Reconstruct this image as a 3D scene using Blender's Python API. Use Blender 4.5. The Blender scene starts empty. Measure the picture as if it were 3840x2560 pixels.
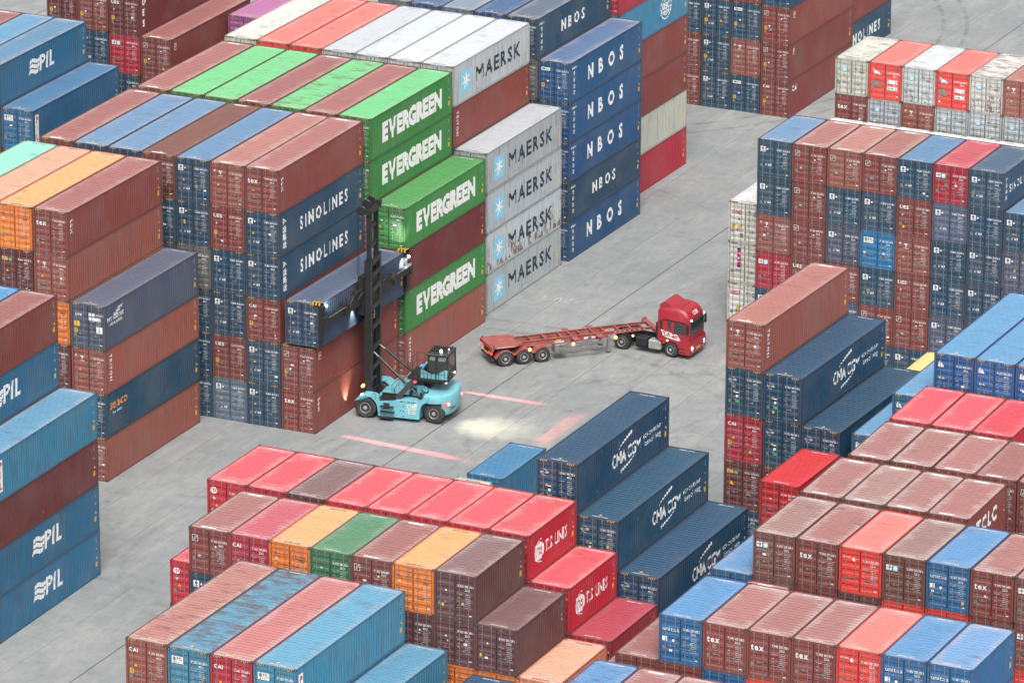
import bpy, math, random
from mathutils import Vector, Matrix
R = math.radians
random.seed(7)
SC = bpy.context.scene
COL = SC.collection

# ------------------------------------------------------------------ camera, sky, sun, exposure
cd = bpy.data.cameras.new("camera")
cam = bpy.data.objects.new("camera", cd)
COL.objects.link(cam)
cam.location = (155.10, -293.06, 122.08)
cam.rotation_mode = 'XYZ'
cam.matrix_world = (Matrix.Translation((155.10, -293.06, 122.08)) @ Matrix.Rotation(R(25.701), 4, 'Z')
                    @ Matrix.Rotation(R(70.759), 4, 'X') @ Matrix.Rotation(R(0.257), 4, 'Z'))
cd.sensor_width = 36.0
cd.lens = 20588.4 / 3840 * 36.0
cd.clip_start = 1.0
cd.clip_end = 3000.0
SC.camera = cam

wd = bpy.data.worlds.new("World")
SC.world = wd
wd.use_nodes = True
nt = wd.node_tree
bg = nt.nodes['Background']
sky = nt.nodes.new('ShaderNodeTexSky')
sky.sky_type = 'NISHITA'
sky.sun_disc = False
SUN_EL, SUN_AZ = 56.0, 152.0          # azimuth clockwise from +Y
sky.sun_elevation = R(SUN_EL)
sky.sun_rotation = R(SUN_AZ)
sky.air_density = 1.0
sky.dust_density = 6.0
sky.ozone_density = 1.0
hs_ = nt.nodes.new('ShaderNodeHueSaturation')   # an overcast sky is nearly grey
hs_.inputs['Saturation'].default_value = 0.25
nt.links.new(sky.outputs[0], hs_.inputs['Color'])
nt.links.new(hs_.outputs[0], bg.inputs[0])
bg.inputs[1].default_value = 0.15
sd = bpy.data.lights.new("sun", 'SUN')
sd.energy = 1.5
sd.angle = R(24)
sd.color = (1.0, 0.98, 0.95)
sun = bpy.data.objects.new("sun", sd)
COL.objects.link(sun)
a, e = R(SUN_AZ), R(SUN_EL)
dv = Vector((math.sin(a) * math.cos(e), math.cos(a) * math.cos(e), math.sin(e)))
sun.rotation_euler = dv.to_track_quat('Z', 'Y').to_euler()
SC.view_settings.view_transform = 'Standard'
SC.view_settings.look = 'None'
SC.view_settings.gamma = 1.0
SC.view_settings.exposure = 0.34

# ------------------------------------------------------------------ materials
def lin(c):
    return tuple((x / 255.0 / 12.92) if x / 255.0 <= 0.04045 else ((x / 255.0 + 0.055) / 1.055) ** 2.4 for x in c)

def newmat(name):
    m = bpy.data.materials.new(name)
    m.use_nodes = True
    return m, m.node_tree.nodes, m.node_tree.links, m.node_tree.nodes['Principled BSDF']

def N(ns, t, **k):
    n = ns.new(t)
    for a_, b_ in k.items():
        setattr(n, a_, b_)
    return n

def mathn(ns, ls, op, a_, b_=None, clamp=False):
    n = ns.new('ShaderNodeMath'); n.operation = op; n.use_clamp = clamp
    for i, x in enumerate((a_, b_)):
        if x is None: continue
        if isinstance(x, (int, float)): n.inputs[i].default_value = x
        else: ls.new(x, n.inputs[i])
    return n.outputs[0]

def mix(ns, ls, f, a_, b_, mode='MIX'):
    n = ns.new('ShaderNodeMix'); n.data_type = 'RGBA'; n.blend_type = mode
    for s, x in ((n.inputs[0], f), (n.inputs[6], a_), (n.inputs[7], b_)):
        if isinstance(x, (int, float)): s.default_value = x
        elif isinstance(x, tuple): s.default_value = (*x[:3], 1)
        else: ls.new(x, s)
    return n.outputs[2]

def ramp(ns, ls, x, lo, hi):
    n = ns.new('ShaderNodeMapRange'); n.clamp = True
    ls.new(x, n.inputs[0]); n.inputs[1].default_value = lo; n.inputs[2].default_value = hi
    return n.outputs[0]

def noise(ns, ls, vec, scale, detail=4, rough=0.55, stretch=None):
    if stretch:
        mp = ns.new('ShaderNodeMapping'); mp.inputs['Scale'].default_value = stretch
        ls.new(vec, mp.inputs[0]); vec = mp.outputs[0]
    n = ns.new('ShaderNodeTexNoise'); n.inputs['Scale'].default_value = scale
    n.inputs['Detail'].default_value = detail; n.inputs['Roughness'].default_value = rough
    ls.new(vec, n.inputs['Vector'])
    return n.outputs[0]

def objvec(ns, ls):
    """object coordinates shifted by a random amount for each object, so no two look alike"""
    tc = ns.new('ShaderNodeTexCoord'); oi = ns.new('ShaderNodeObjectInfo')
    off = mathn(ns, ls, 'MULTIPLY', oi.outputs['Random'], 217.0)
    ad = ns.new('ShaderNodeVectorMath'); ad.operation = 'ADD'
    cb = ns.new('ShaderNodeCombineXYZ')
    for i in range(3): ls.new(off, cb.inputs[i])
    ls.new(tc.outputs['Object'], ad.inputs[0]); ls.new(cb.outputs[0], ad.inputs[1])
    return tc.outputs['Object'], ad.outputs[0], oi

def attr(ns, name):
    n = ns.new('ShaderNodeAttribute'); n.attribute_type = 'OBJECT'; n.attribute_name = name
    return n.outputs['Fac']

RUSTC = (0.115, 0.047, 0.026)
def paint_mat():
    m, ns, ls, b = newmat("container_paint")
    obj, v, oi = objvec(ns, ls)
    base = oi.outputs['Color']
    big = noise(ns, ls, v, 0.35, 4)
    c = mix(ns, ls, mathn(ns, ls, 'MULTIPLY', ramp(ns, ls, big, 0.42, 0.7), 0.16), base, (0.26, 0.25, 0.24))
    st = noise(ns, ls, v, 3.2, 5, 0.65, stretch=(1, 1, 0.16))      # run-down streaks
    c = mix(ns, ls, mathn(ns, ls, 'MULTIPLY', ramp(ns, ls, st, 0.50, 0.76), 0.55), c, (0.085, 0.07, 0.062))
    sc = noise(ns, ls, v, 7.0, 6, 0.75, stretch=(1, 1, 0.35))      # pale scuffs
    c = mix(ns, ls, mathn(ns, ls, 'MULTIPLY', ramp(ns, ls, sc, 0.62, 0.72), 0.45), c, (0.5, 0.47, 0.45))
    rs = noise(ns, ls, v, 2.6, 8, 0.72, stretch=(1, 1, 0.45))
    sp = ns.new('ShaderNodeSeparateXYZ'); ls.new(obj, sp.inputs[0])
    lowz = mathn(ns, ls, 'SUBTRACT', 0.36, mathn(ns, ls, 'MULTIPLY', sp.outputs[2], 0.10))     # water sits on the lower rail: more rust there
    thr = mathn(ns, ls, 'SUBTRACT', 0.73, mathn(ns, ls, 'MULTIPLY', attr(ns, 'rust'), lowz))
    rf = mathn(ns, ls, 'MULTIPLY', mathn(ns, ls, 'SUBTRACT', rs, thr), 22.0, True)
    c = mix(ns, ls, mathn(ns, ls, 'MULTIPLY', rf, 0.85), c, RUSTC)
    ls.new(c, b.inputs['Base Color'])
    b.inputs['Roughness'].default_value = 0.55
    b.inputs['Specular IOR Level'].default_value = 0.35
    return m

def roof_mat(groove=False):
    m, ns, ls, b = newmat("container_roof_groove" if groove else "container_roof_paint")
    obj, v, oi = objvec(ns, ls)
    base = oi.outputs['Color']
    fade = attr(ns, 'fade')
    # chalked, bleached roof paint; brighter light from above is put into it too
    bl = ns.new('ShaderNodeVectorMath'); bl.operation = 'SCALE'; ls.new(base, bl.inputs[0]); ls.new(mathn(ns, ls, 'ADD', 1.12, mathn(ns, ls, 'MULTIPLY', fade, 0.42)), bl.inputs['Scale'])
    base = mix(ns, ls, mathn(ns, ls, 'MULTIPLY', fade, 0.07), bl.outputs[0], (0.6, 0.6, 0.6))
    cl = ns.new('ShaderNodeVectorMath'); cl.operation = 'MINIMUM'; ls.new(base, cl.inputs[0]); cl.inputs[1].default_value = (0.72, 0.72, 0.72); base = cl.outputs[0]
    sep = ns.new('ShaderNodeSeparateXYZ'); ls.new(obj, sep.inputs[0])
    x, y = sep.outputs[0], sep.outputs[1]
    ln = attr(ns, 'length')
    # dust lies along the edges and thins towards the middle of the sheet
    ex = mathn(ns, ls, 'MINIMUM', x, mathn(ns, ls, 'SUBTRACT', 2.438, x))
    ey = mathn(ns, ls, 'MINIMUM', y, mathn(ns, ls, 'SUBTRACT', ln, y))
    nz = mathn(ns, ls, 'MULTIPLY', mathn(ns, ls, 'SUBTRACT', noise(ns, ls, v, 0.9, 5, 0.6, stretch=(1, 0.8, 1)), 0.5), 1.3)
    tooth = mathn(ns, ls, 'MULTIPLY', mathn(ns, ls, 'SUBTRACT', noise(ns, ls, v, 5.0, 3, 0.6, stretch=(0.18, 1.4, 1)), 0.5), 0.9)
    d = mathn(ns, ls, 'ADD', mathn(ns, ls, 'ADD', mathn(ns, ls, 'MINIMUM', ex, mathn(ns, ls, 'MULTIPLY', ey, 0.55)), nz), tooth)
    edge = mathn(ns, ls, 'SUBTRACT', 1.0, ramp(ns, ls, d, 0.10, 0.50))
    allov = mathn(ns, ls, 'MULTIPLY', fade, 0.30)
    f = mathn(ns, ls, 'ADD', mathn(ns, ls, 'MULTIPLY', mathn(ns, ls, 'MULTIPLY', edge, fade), 0.74), allov, True)
    c = mix(ns, ls, f, base, mix(ns, ls, 0.22, (0.50, 0.425, 0.41), base))
    st = noise(ns, ls, v, 4.0, 5, 0.7, stretch=(0.25, 2.2, 1))
    c = mix(ns, ls, mathn(ns, ls, 'MULTIPLY', ramp(ns, ls, st, 0.54, 0.76), 0.45), c, (0.13, 0.10, 0.09))
    bt = noise(ns, ls, v, 0.85, 6, 0.66, stretch=(0.8, 1.3, 1))
    c = mix(ns, ls, mathn(ns, ls, 'MULTIPLY', ramp(ns, ls, bt, 0.56, 0.74), 0.5), c, (0.12, 0.085, 0.078))    # old puddle stains
    thr = mathn(ns, ls, 'SUBTRACT', 0.765, mathn(ns, ls, 'MULTIPLY', attr(ns, 'rust'), 0.43))
    rs = noise(ns, ls, v, 1.5, 9, 0.75, stretch=(0.5, 1.5, 1))
    rf = mathn(ns, ls, 'MULTIPLY', mathn(ns, ls, 'SUBTRACT', rs, thr), 9.0, True)
    c = mix(ns, ls, mathn(ns, ls, 'MULTIPLY', rf, 0.8), c, mix(ns, ls, noise(ns, ls, v, 3.0, 4), (0.19, 0.075, 0.05), (0.09, 0.06, 0.05)))
    ls.new(c, b.inputs['Base Color'])
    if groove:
        c = mix(ns, ls, 0.50, c, (0.075, 0.062, 0.058))      # dirt between the ribs, plus rib shade darkened into the colour
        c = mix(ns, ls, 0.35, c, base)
    ls.new(c, b.inputs['Base Color'])
    b.inputs['Roughness'].default_value = 0.5
    b.inputs['Specular IOR Level'].default_value = 0.3
    return m

def frame_mat(name, dark, rustf):
    m, ns, ls, b = newmat(name)
    obj, v, oi = objvec(ns, ls)
    c = mix(ns, ls, dark, oi.outputs['Color'], (0.085, 0.065, 0.055))
    n = noise(ns, ls, v, 5.0, 6, 0.7)
    c = mix(ns, ls, mathn(ns, ls, 'MULTIPLY', ramp(ns, ls, n, 0.5, 0.68), rustf), c, (0.10, 0.055, 0.038))
    ls.new(c, b.inputs['Base Color']); b.inputs['Roughness'].default_value = 0.7
    return m

def simple(name, c, rough=0.5, metal=0.0, em=None, es=1.0, var=0.0, sc=3.0, spec=0.5, dirt=(0.12, 0.10, 0.09)):
    m, ns, ls, b = newmat(name)
    if var:
        obj, v, oi = objvec(ns, ls)
        n = noise(ns, ls, v, sc, 6, 0.65)
        ls.new(mix(ns, ls, mathn(ns, ls, 'MULTIPLY', ramp(ns, ls, n, 0.42, 0.72), var), c, dirt), b.inputs['Base Color'])
    else:
        b.inputs['Base Color'].default_value = (*c, 1)
    b.inputs['Roughness'].default_value = rough
    b.inputs['Metallic'].default_value = metal
    b.inputs['Specular IOR Level'].default_value = spec
    if em:
        b.inputs['Emission Color'].default_value = (*em, 1)
        b.inputs['Emission Strength'].default_value = es
    return m

M = {
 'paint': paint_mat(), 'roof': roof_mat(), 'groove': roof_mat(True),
 'frame': frame_mat("container_frame_paint", 0.22, 0.55), 'cast': frame_mat("corner_casting_steel", 0.72, 0.5),
 'galv': simple("galvanised_steel", (0.27, 0.27, 0.28), 0.45, 0.25, var=0.5, sc=9),
 'white': simple("white_marking", (0.80, 0.80, 0.79), 0.6, var=0.25, sc=6, dirt=(0.4, 0.37, 0.35)),
 'yellow': simple("yellow_marking", (0.80, 0.47, 0.05), 0.6, var=0.25, sc=9),
 'haz': simple("faded_hazard_yellow", (0.50, 0.36, 0.16), 0.7, var=0.5, sc=9),
 'black': simple("black_marking", (0.018, 0.02, 0.024), 0.6),
 'ink': simple("dark_teal_lettering", (0.014, 0.036, 0.05), 0.6, var=0.15, sc=5, dirt=(0.2, 0.22, 0.23)),
 'sky': simple("sky_blue_marking", (0.21, 0.56, 0.76), 0.6, var=0.3, sc=4, dirt=(0.45, 0.47, 0.48)),
 'deepblue': simple("deep_blue_marking", (0.012, 0.022, 0.13), 0.6),
 'magenta': simple("magenta_marking", (0.55, 0.01, 0.17), 0.6),
 'redm': simple("red_marking", (0.55, 0.05, 0.05), 0.6),
 'green': simple("green_marking", (0.08, 0.55, 0.17), 0.6),
 'orangem': simple("orange_marking", (0.80, 0.30, 0.03), 0.6, var=0.25, sc=5),
 'plate': simple("grey_data_plate", (0.30, 0.29, 0.26), 0.4, 0.4, var=0.3, sc=12),
}

# ------------------------------------------------------------------ mesh helpers
class MB:
    def __init__(s): s.v = []; s.f = []; s.m = []
    def add(s, vs, fs, mi=0):
        o = len(s.v); s.v += [tuple(p) for p in vs]; s.f += [tuple(o + i for i in f) for f in fs]; s.m += [mi] * len(fs)
        return s
    def box(s, x0, y0, z0, x1, y1, z1, mi=0):
        return s.add([(x0, y0, z0), (x1, y0, z0), (x1, y1, z0), (x0, y1, z0), (x0, y0, z1), (x1, y0, z1), (x1, y1, z1), (x0, y1, z1)],
                     [(0, 3, 2, 1), (4, 5, 6, 7), (0, 1, 5, 4), (1, 2, 6, 5), (2, 3, 7, 6), (3, 0, 4, 7)], mi)
    def bevbox(s, x0, y0, z0, x1, y1, z1, b, mi=0):
        """box with chamfered edges"""
        vs = []; idx = {}
        for ix, (xa, xb) in enumerate(((x0, x0 + b), (x1, x1 - b))):
            for iy, (ya, yb) in enumerate(((y0, y0 + b), (y1, y1 - b))):
                for iz, (za, zb) in enumerate(((z0, z0 + b), (z1, z1 - b))):
                    for k, p in enumerate(((xa, yb, zb), (xb, ya, zb), (xb, yb, za))):
                        idx[(ix, iy, iz, k)] = len(vs); vs.append(p)
        g = lambda *a_: idx[a_]
        fs = []
        for s_ in (0, 1):
            q = [g(s_, 0, 0, 0), g(s_, 1, 0, 0), g(s_, 1, 1, 0), g(s_, 0, 1, 0)]; fs.append(tuple(q if s_ else q[::-1]))
            q = [g(0, s_, 0, 1), g(1, s_, 0, 1), g(1, s_, 1, 1), g(0, s_, 1, 1)]; fs.append(tuple(q[::-1] if s_ else q))
            q = [g(0, 0, s_, 2), g(1, 0, s_, 2), g(1, 1, s_, 2), g(0, 1, s_, 2)]; fs.append(tuple(q if s_ else q[::-1]))
        for a_ in (0, 1):
            for b_ in (0, 1):
                fs.append((g(a_, b_, 0, 0), g(a_, b_, 1, 0), g(a_, b_, 1, 1), g(a_, b_, 0, 1)))
                fs.append((g(a_, 0, b_, 0), g(a_, 1, b_, 0), g(a_, 1, b_, 2), g(a_, 0, b_, 2)))
                fs.append((g(0, a_, b_, 1), g(1, a_, b_, 1), g(1, a_, b_, 2), g(0, a_, b_, 2)))
                for c_ in (0, 1): fs.append((g(a_, b_, c_, 0), g(a_, b_, c_, 1), g(a_, b_, c_, 2)))
        return s.add(vs, fs, mi)
    def tube(s, p, q, r, n=8, mi=0, r2=None, cap=True):
        p = Vector(p); q = Vector(q); d = (q - p).normalized()
        u = d.orthogonal().normalized(); w = d.cross(u)
        r2 = r if r2 is None else r2
        vs = [p + (u * math.cos(t) + w * math.sin(t)) * r for t in [2 * math.pi * i / n for i in range(n)]]
        vs += [q + (u * math.cos(t) + w * math.sin(t)) * r2 for t in [2 * math.pi * i / n for i in range(n)]]
        fs = [(i, (i + 1) % n, n + (i + 1) % n, n + i) for i in range(n)]
        if cap: fs += [tuple(range(n))[::-1], tuple(range(n, 2 * n))]
        return s.add(vs, fs, mi)
    def path(s, pts, r, n=6, mi=0):
        for p, q in zip(pts, pts[1:]): s.tube(p, q, r, n, mi)
        return s
    def beam(s, p, q, w, h, mi=0, up=(0, 0, 1)):
        p = Vector(p); q = Vector(q); d = (q - p).normalized(); up = Vector(up)
        u = d.cross(up).normalized(); k = u.cross(d).normalized()
        vs = []
        for c in (p, q):
            for a_, b_ in ((-1, -1), (1, -1), (1, 1), (-1, 1)): vs.append(c + u * (a_ * w / 2) + k * (b_ * h / 2))
        return s.add(vs, [(0, 1, 2, 3), (7, 6, 5, 4), (0, 4, 5, 1), (1, 5, 6, 2), (2, 6, 7, 3), (3, 7, 4, 0)], mi)
    def prism(s, poly, lo, hi, axis='y', mi=0):
        """extrude a polygon; axis y: poly is (x,z); axis x: (y,z); axis z: (x,y)"""
        mk = {'y': lambda a_, b_, t: (a_, t, b_), 'x': lambda a_, b_, t: (t, a_, b_), 'z': lambda a_, b_, t: (a_, b_, t)}[axis]
        n = len(poly)
        vs = [mk(a_, b_, lo) for a_, b_ in poly] + [mk(a_, b_, hi) for a_, b_ in poly]
        return s.add(vs, [tuple(range(n)), tuple(range(2 * n - 1, n - 1, -1))] + [(i, n + i, n + (i + 1) % n, (i + 1) % n) for i in range(n)], mi)
    def loft(s, rings, mi=0, caps=True, close=True):
        n = len(rings[0]); vs = [p for r in rings for p in r]; fs = []
        for k in range(len(rings) - 1):
            for i in range(n if close else n - 1):
                j = (i + 1) % n
                fs.append((k * n + i, k * n + j, (k + 1) * n + j, (k + 1) * n + i))
        if caps: fs += [tuple(range(n))[::-1], tuple(range((len(rings) - 1) * n, len(rings) * n))]
        return s.add(vs, fs, mi)
    def lathe(s, c, axis, prof, n=28, mi=0):
        """prof: list of (along, radius)"""
        c = Vector(c); ax = Vector(axis).normalized(); u = ax.orthogonal().normalized(); w = ax.cross(u)
        rings = [[c + ax * t + (u * math.cos(2 * math.pi * i / n) + w * math.sin(2 * math.pi * i / n)) * max(r, 1e-4) for i in range(n)] for t, r in prof]
        return s.loft(rings, mi)
    def mesh(s, name, mats, smooth=False, fix=True):
        me = bpy.data.meshes.new(name)
        me.from_pydata(s.v, [], s.f)
        for m in mats: me.materials.append(m)
        me.polygons.foreach_set('material_index', s.m)
        if fix:
            import bmesh
            bm = bmesh.new(); bm.from_mesh(me); bmesh.ops.recalc_face_normals(bm, faces=bm.faces); bm.to_mesh(me); bm.free()
        if smooth:
            me.polygons.foreach_set('use_smooth', [True] * len(me.polygons))
            try: me.set_sharp_from_angle(angle=R(35))
            except Exception: pass
        me.update()
        return me

def link(name, me, parent=None):
    o = bpy.data.objects.new(name, me); COL.objects.link(o); o.parent = parent
    return o
def tag(o, label, cat, group=None, kind=None):
    if label: o['label'] = label
    if cat: o['category'] = cat
    if group: o['group'] = group
    if kind: o['kind'] = kind
    return o
def empty(name, loc, rz=0):
    o = bpy.data.objects.new(name, None); COL.objects.link(o); o.location = loc; o.rotation_euler = (0, 0, rz)
    o.empty_display_size = 0.2
    return o

# ------------------------------------------------------------------ lettering: glyph outlines from Blender's own font
_g = {}
def glyph(ch, bold=0.0):
    k = (ch, bold)
    if k in _g: return _g[k]
    if ch == 'M' and bold > 0:                      # drawn by hand: the heavy M of the font does not triangulate
        w = 0.070 + 1.7 * bold; D = 0.16 + 2.6 * bold; X = 0.80; c = X / 2; lo = 0.20
        vs = [(0, 0), (w, 0), (w, .69), (0, .69), (X - w, 0), (X, 0), (X, .69), (X - w, .69), (w, .69 - D), (c, lo), (c, lo + D), (X - w, .69 - D)]
        _g[k] = (vs, [(0, 1, 2), (0, 2, 3), (4, 5, 6), (4, 6, 7), (8, 9, 10), (8, 10, 2), (9, 11, 7), (9, 7, 10)], 0, X, (0, .69))
        return _g[k]
    cu = bpy.data.curves.new("g", 'FONT'); cu.body = ch; cu.size = 1.0; cu.offset = bold; cu.resolution_u = 2
    cu.dimensions = '2D'; cu.fill_mode = 'FRONT' if hasattr(cu, 'fill_mode') else cu.fill_mode
    ob = bpy.data.objects.new("g", cu); COL.objects.link(ob)
    dg = bpy.context.evaluated_depsgraph_get()
    me = ob.evaluated_get(dg).to_mesh()
    me.calc_loop_triangles()
    vs = [(v.co.x, v.co.y) for v in me.vertices]
    ts = [tuple(t.vertices) for t in me.loop_triangles]
    ob.evaluated_get(dg).to_mesh_clear()
    bpy.data.objects.remove(ob); bpy.data.curves.remove(cu)
    xs = [p[0] for p in vs] or [0, 0.25]
    if bold > 0 and vs:                              # a heavy offset throws spikes: hold the advance to the plain glyph's
        g0 = glyph(ch, 0.0); xs = [g0[2] - bold, g0[3] + bold]; vs = [(min(max(a_, xs[0]), xs[1]), b_) for a_, b_ in vs]
    _g[k] = (vs, ts, min(xs), max(xs), (min(p[1] for p in vs), max(p[1] for p in vs)) if vs else (0, 0.7))
    return _g[k]

def text2d(s, height, bold=0.0, gap=0.10, sx=1.0, width=None, spacew=0.3, slant=0.0, mono=None):
    """triangles of a word in a plane, origin at its lower left corner, caps `height` high; width stretches it to fit"""
    tris = []; x = 0.0
    for ch in s:
        if ch == ' ': x += spacew; continue
        vs, ts, x0, x1, yr = glyph(ch, bold)
        big = ord(ch) > 0x3000
        q = 0.82 if big else 1.0
        w = (x1 - x0) * q
        adv = mono if mono else w
        dx = x + (adv - w) / 2 - x0 * q if mono else x - x0 * q
        for t in ts: tris.append([((vs[i][0]) * q + dx + slant * vs[i][1] * q, (vs[i][1] + (0.08 if big else 0)) * q) for i in t])
        x += adv + gap - (0.12 if ch == 'R' and bold > 0.05 else 0)
    x = max(x - gap, 1e-3)
    k = height / 0.70
    kx = (width / x) if width else k * sx
    return [[(p[0] * kx, p[1] * k) for p in t] for t in tris], x * kx

def poly_tris(poly):
    """fan from the centroid: for star-shaped outlines"""
    cx = sum(p[0] for p in poly) / len(poly); cy = sum(p[1] for p in poly) / len(poly)
    return [[(cx, cy), poly[i], poly[(i + 1) % len(poly)]] for i in range(len(poly))]
def rect(x, y, w, h): return [[(x, y), (x + w, y), (x + w, y + h)], [(x, y), (x + w, y + h), (x, y + h)]]
def disc(x, y, r, n=14): return poly_tris([(x + r * math.cos(2 * math.pi * i / n), y + r * math.sin(2 * math.pi * i / n)) for i in range(n)])
def ring(x, y, r, t, n=24, a0=0, a1=360):
    o = []
    for i in range(n):
        p, q = R(a0 + (a1 - a0) * i / n), R(a0 + (a1 - a0) * (i + 1) / n)
        A = (x + r * math.cos(p), y + r * math.sin(p)); B = (x + r * math.cos(q), y + r * math.sin(q))
        C = (x + (r - t) * math.cos(q), y + (r - t) * math.sin(q)); D = (x + (r - t) * math.cos(p), y + (r - t) * math.sin(p))
        o += [[A, B, C], [A, C, D]]
    return o
def shift(t, dx, dy): return [[(p[0] + dx, p[1] + dy) for p in q] for q in t]
def rot90(t): return [[(p[1], -p[0]) for p in q] for q in t]       # reads downwards
def star7(cx, cy, r, ri):
    return poly_tris([(cx + (r if i % 2 == 0 else ri) * math.sin(math.pi * i / 7), cy + (r if i % 2 == 0 else ri) * math.cos(math.pi * i / 7)) for i in range(14)])

# ------------------------------------------------------------------ shipping container: shared meshes
W = 2.438; HC = 2.896; HS = 2.591; L40 = 12.192; L20 = 6.058
DEP = 0.036
def breaks(Ln):
    """corrugation of a side wall: (position along the wall, depth)"""
    n = int((Ln - 0.32) / 0.278); y = (Ln - n * 0.278) / 2; o = [(0.10, 0.0)]
    for i in range(n):
        o += [(y + 0.01, 0.0), (y + 0.078, DEP), (y + 0.150, DEP), (y + 0.218, 0.0)]; y += 0.278
    return o + [(Ln - 0.10, 0.0)]

def drape(mb, tris, Ln, mi=0, lift=0.003):
    """lay flat lettering (u along the wall, v up) onto the corrugated right-hand wall"""
    br = breaks(Ln); us = [b[0] for b in br]
    import bisect
    for t in tris:
        lo, hi = min(p[0] for p in t), max(p[0] for p in t)
        k0 = max(bisect.bisect_right(us, lo) - 1, 0); k1 = min(bisect.bisect_left(us, hi), len(us) - 1)
        for k in range(k0, max(k1, k0 + 1)):
            if k + 1 >= len(us): break
            a_, b_ = us[k], us[k + 1]; da, db = br[k][1], br[k + 1][1]
            poly = t
            for lim, sg in ((a_, 1), (b_, -1)):
                out = []
                for i in range(len(poly)):
                    p, q = poly[i], poly[(i + 1) % len(poly)]
                    ip, iq = (p[0] - lim) * sg >= 0, (q[0] - lim) * sg >= 0
                    if ip: out.append(p)
                    if ip != iq:
                        s_ = (lim - p[0]) / (q[0] - p[0]); out.append((lim, p[1] + s_ * (q[1] - p[1])))
                poly = out
                if len(poly) < 3: break
            if len(poly) < 3: continue
            vs = []
            for u, v in poly:
                d = da + (db - da) * (u - a_) / (b_ - a_)
                vs.append((W - 0.006 - d + lift, u, v))
            mb.add(vs, [tuple(range(len(vs)))], mi)

def flat(mb, tris, y=0.026, mi=0):
    for t in tris: mb.add([(p[0], y, p[1]) for p in t], [(0, 1, 2)], mi)

def c_side(Ln, H, right):
    mb = MB(); z0, z1 = 0.15, H - 0.055
    br = breaks(Ln); vs = []
    for u, d in br:
        x = (W - 0.006 - d) if right else (0.006 + d)
        vs += [(x, u, z0), (x, u, z1)]
    fs = [(2 * i, 2 * i + 2, 2 * i + 3, 2 * i + 1) if right else (2 * i, 2 * i + 1, 2 * i + 3, 2 * i + 2) for i in range(len(br) - 1)]
    mb.add(vs, fs)
    return mb
def c_end(Ln, H):
    mb = MB(); z0, z1 = 0.14, H - 0.10; vs = []; x = 0.11; pr = []
    while x < W - 0.3:
        pr += [(x, 0), (x + 0.06, DEP), (x + 0.13, DEP), (x + 0.19, 0)]; x += 0.25
    pr.append((W - 0.11, 0))
    for x, d in pr: vs += [(x, Ln - 0.012 - d, z0), (x, Ln - 0.012 - d, z1)]
    return mb.add(vs, [(2 * i, 2 * i + 1, 2 * i + 3, 2 * i + 2) for i in range(len(pr) - 1)])
def c_roof(Ln, H):
    mb = MB(); zt, zl = H - 0.004, H - 0.040; ys = [(0.07, zl), (0.36, zl)]; n = int((Ln - 0.74) / 0.315); y = 0.37
    st = (Ln - 0.74) / n
    for i in range(n):
        ys += [(y, zl), (y + 0.03, zt), (y + st - 0.075, zt), (y + st - 0.045, zl)]; y += st
    ys += [(Ln - 0.36, zl), (Ln - 0.07, zl)]
    xs = [0.05, 0.13, 0.20, W - 0.20, W - 0.13, W - 0.05]
    vs = []
    for y, z in ys:
        for i, x in enumerate(xs):
            vs.append((x, y, (zl if i in (0, 1, 4, 5) else z)))
    fs = []
    for j in range(len(ys) - 1):
        for i in range(5): a_ = j * 6 + i; fs.append((a_, a_ + 1, a_ + 7, a_ + 6))
    mb.add(vs, fs)
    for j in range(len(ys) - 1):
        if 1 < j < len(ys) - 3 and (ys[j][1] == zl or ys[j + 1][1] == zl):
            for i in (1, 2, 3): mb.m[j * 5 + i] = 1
    return mb
def c_frame(Ln, H):
    mb = MB(); c, e_ = 0.178, 0.162
    for x0, x1 in ((0, e_), (W - e_, W)):
        for y0, y1 in ((0, c), (Ln - c, Ln)):
            mb.bevbox(x0, y0, 0, x1, y1, 0.118, 0.008, 1); mb.bevbox(x0, y0, H - 0.118, x1, y1, H, 0.008, 1)
    for x0, x1 in ((0.004, 0.11), (W - 0.11, W - 0.004)):
        mb.box(x0, 0.006, 0.118, x1, 0.12, H - 0.118); mb.box(x0, Ln - 0.12, 0.118, x1, Ln - 0.006, H - 0.118)
    for x0, x1 in ((0.002, 0.06), (W - 0.06, W - 0.002)):
        mb.box(x0, c, H - 0.062, x1, Ln - c, H - 0.012); mb.box(x0, c, 0.012, x1, Ln - c, 0.165)
    for y0, y1 in ((0.008, 0.075), (Ln - 0.075, Ln - 0.008)):
        mb.box(e_, y0, H - 0.112, W - e_, y1, H - 0.008); mb.box(e_, y0, 0.01, W - e_, y1, 0.145)
    # recessed oval holes of the castings read as small dark plates
    for x in (0.08, W - 0.08):
        for z in (0.06, H - 0.06): mb.box(x - 0.035, -0.0015, z - 0.028, x + 0.035, 0.003, z + 0.028, 2)
    for z in (0.06, H - 0.06):
        mb.box(W - 0.003, 0.055, z - 0.028, W + 0.0015, 0.125, z + 0.028, 2); mb.box(W - 0.003, Ln - 0.125, z - 0.028, W + 0.0015, Ln - 0.055, z + 0.028, 2)
    for y in (0.09, Ln - 0.09):
        for x in (0.08, W - 0.08): mb.box(x - 0.03, y - 0.045, H - 0.003, x + 0.03, y + 0.045, H + 0.0015, 2)
    return mb
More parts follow.
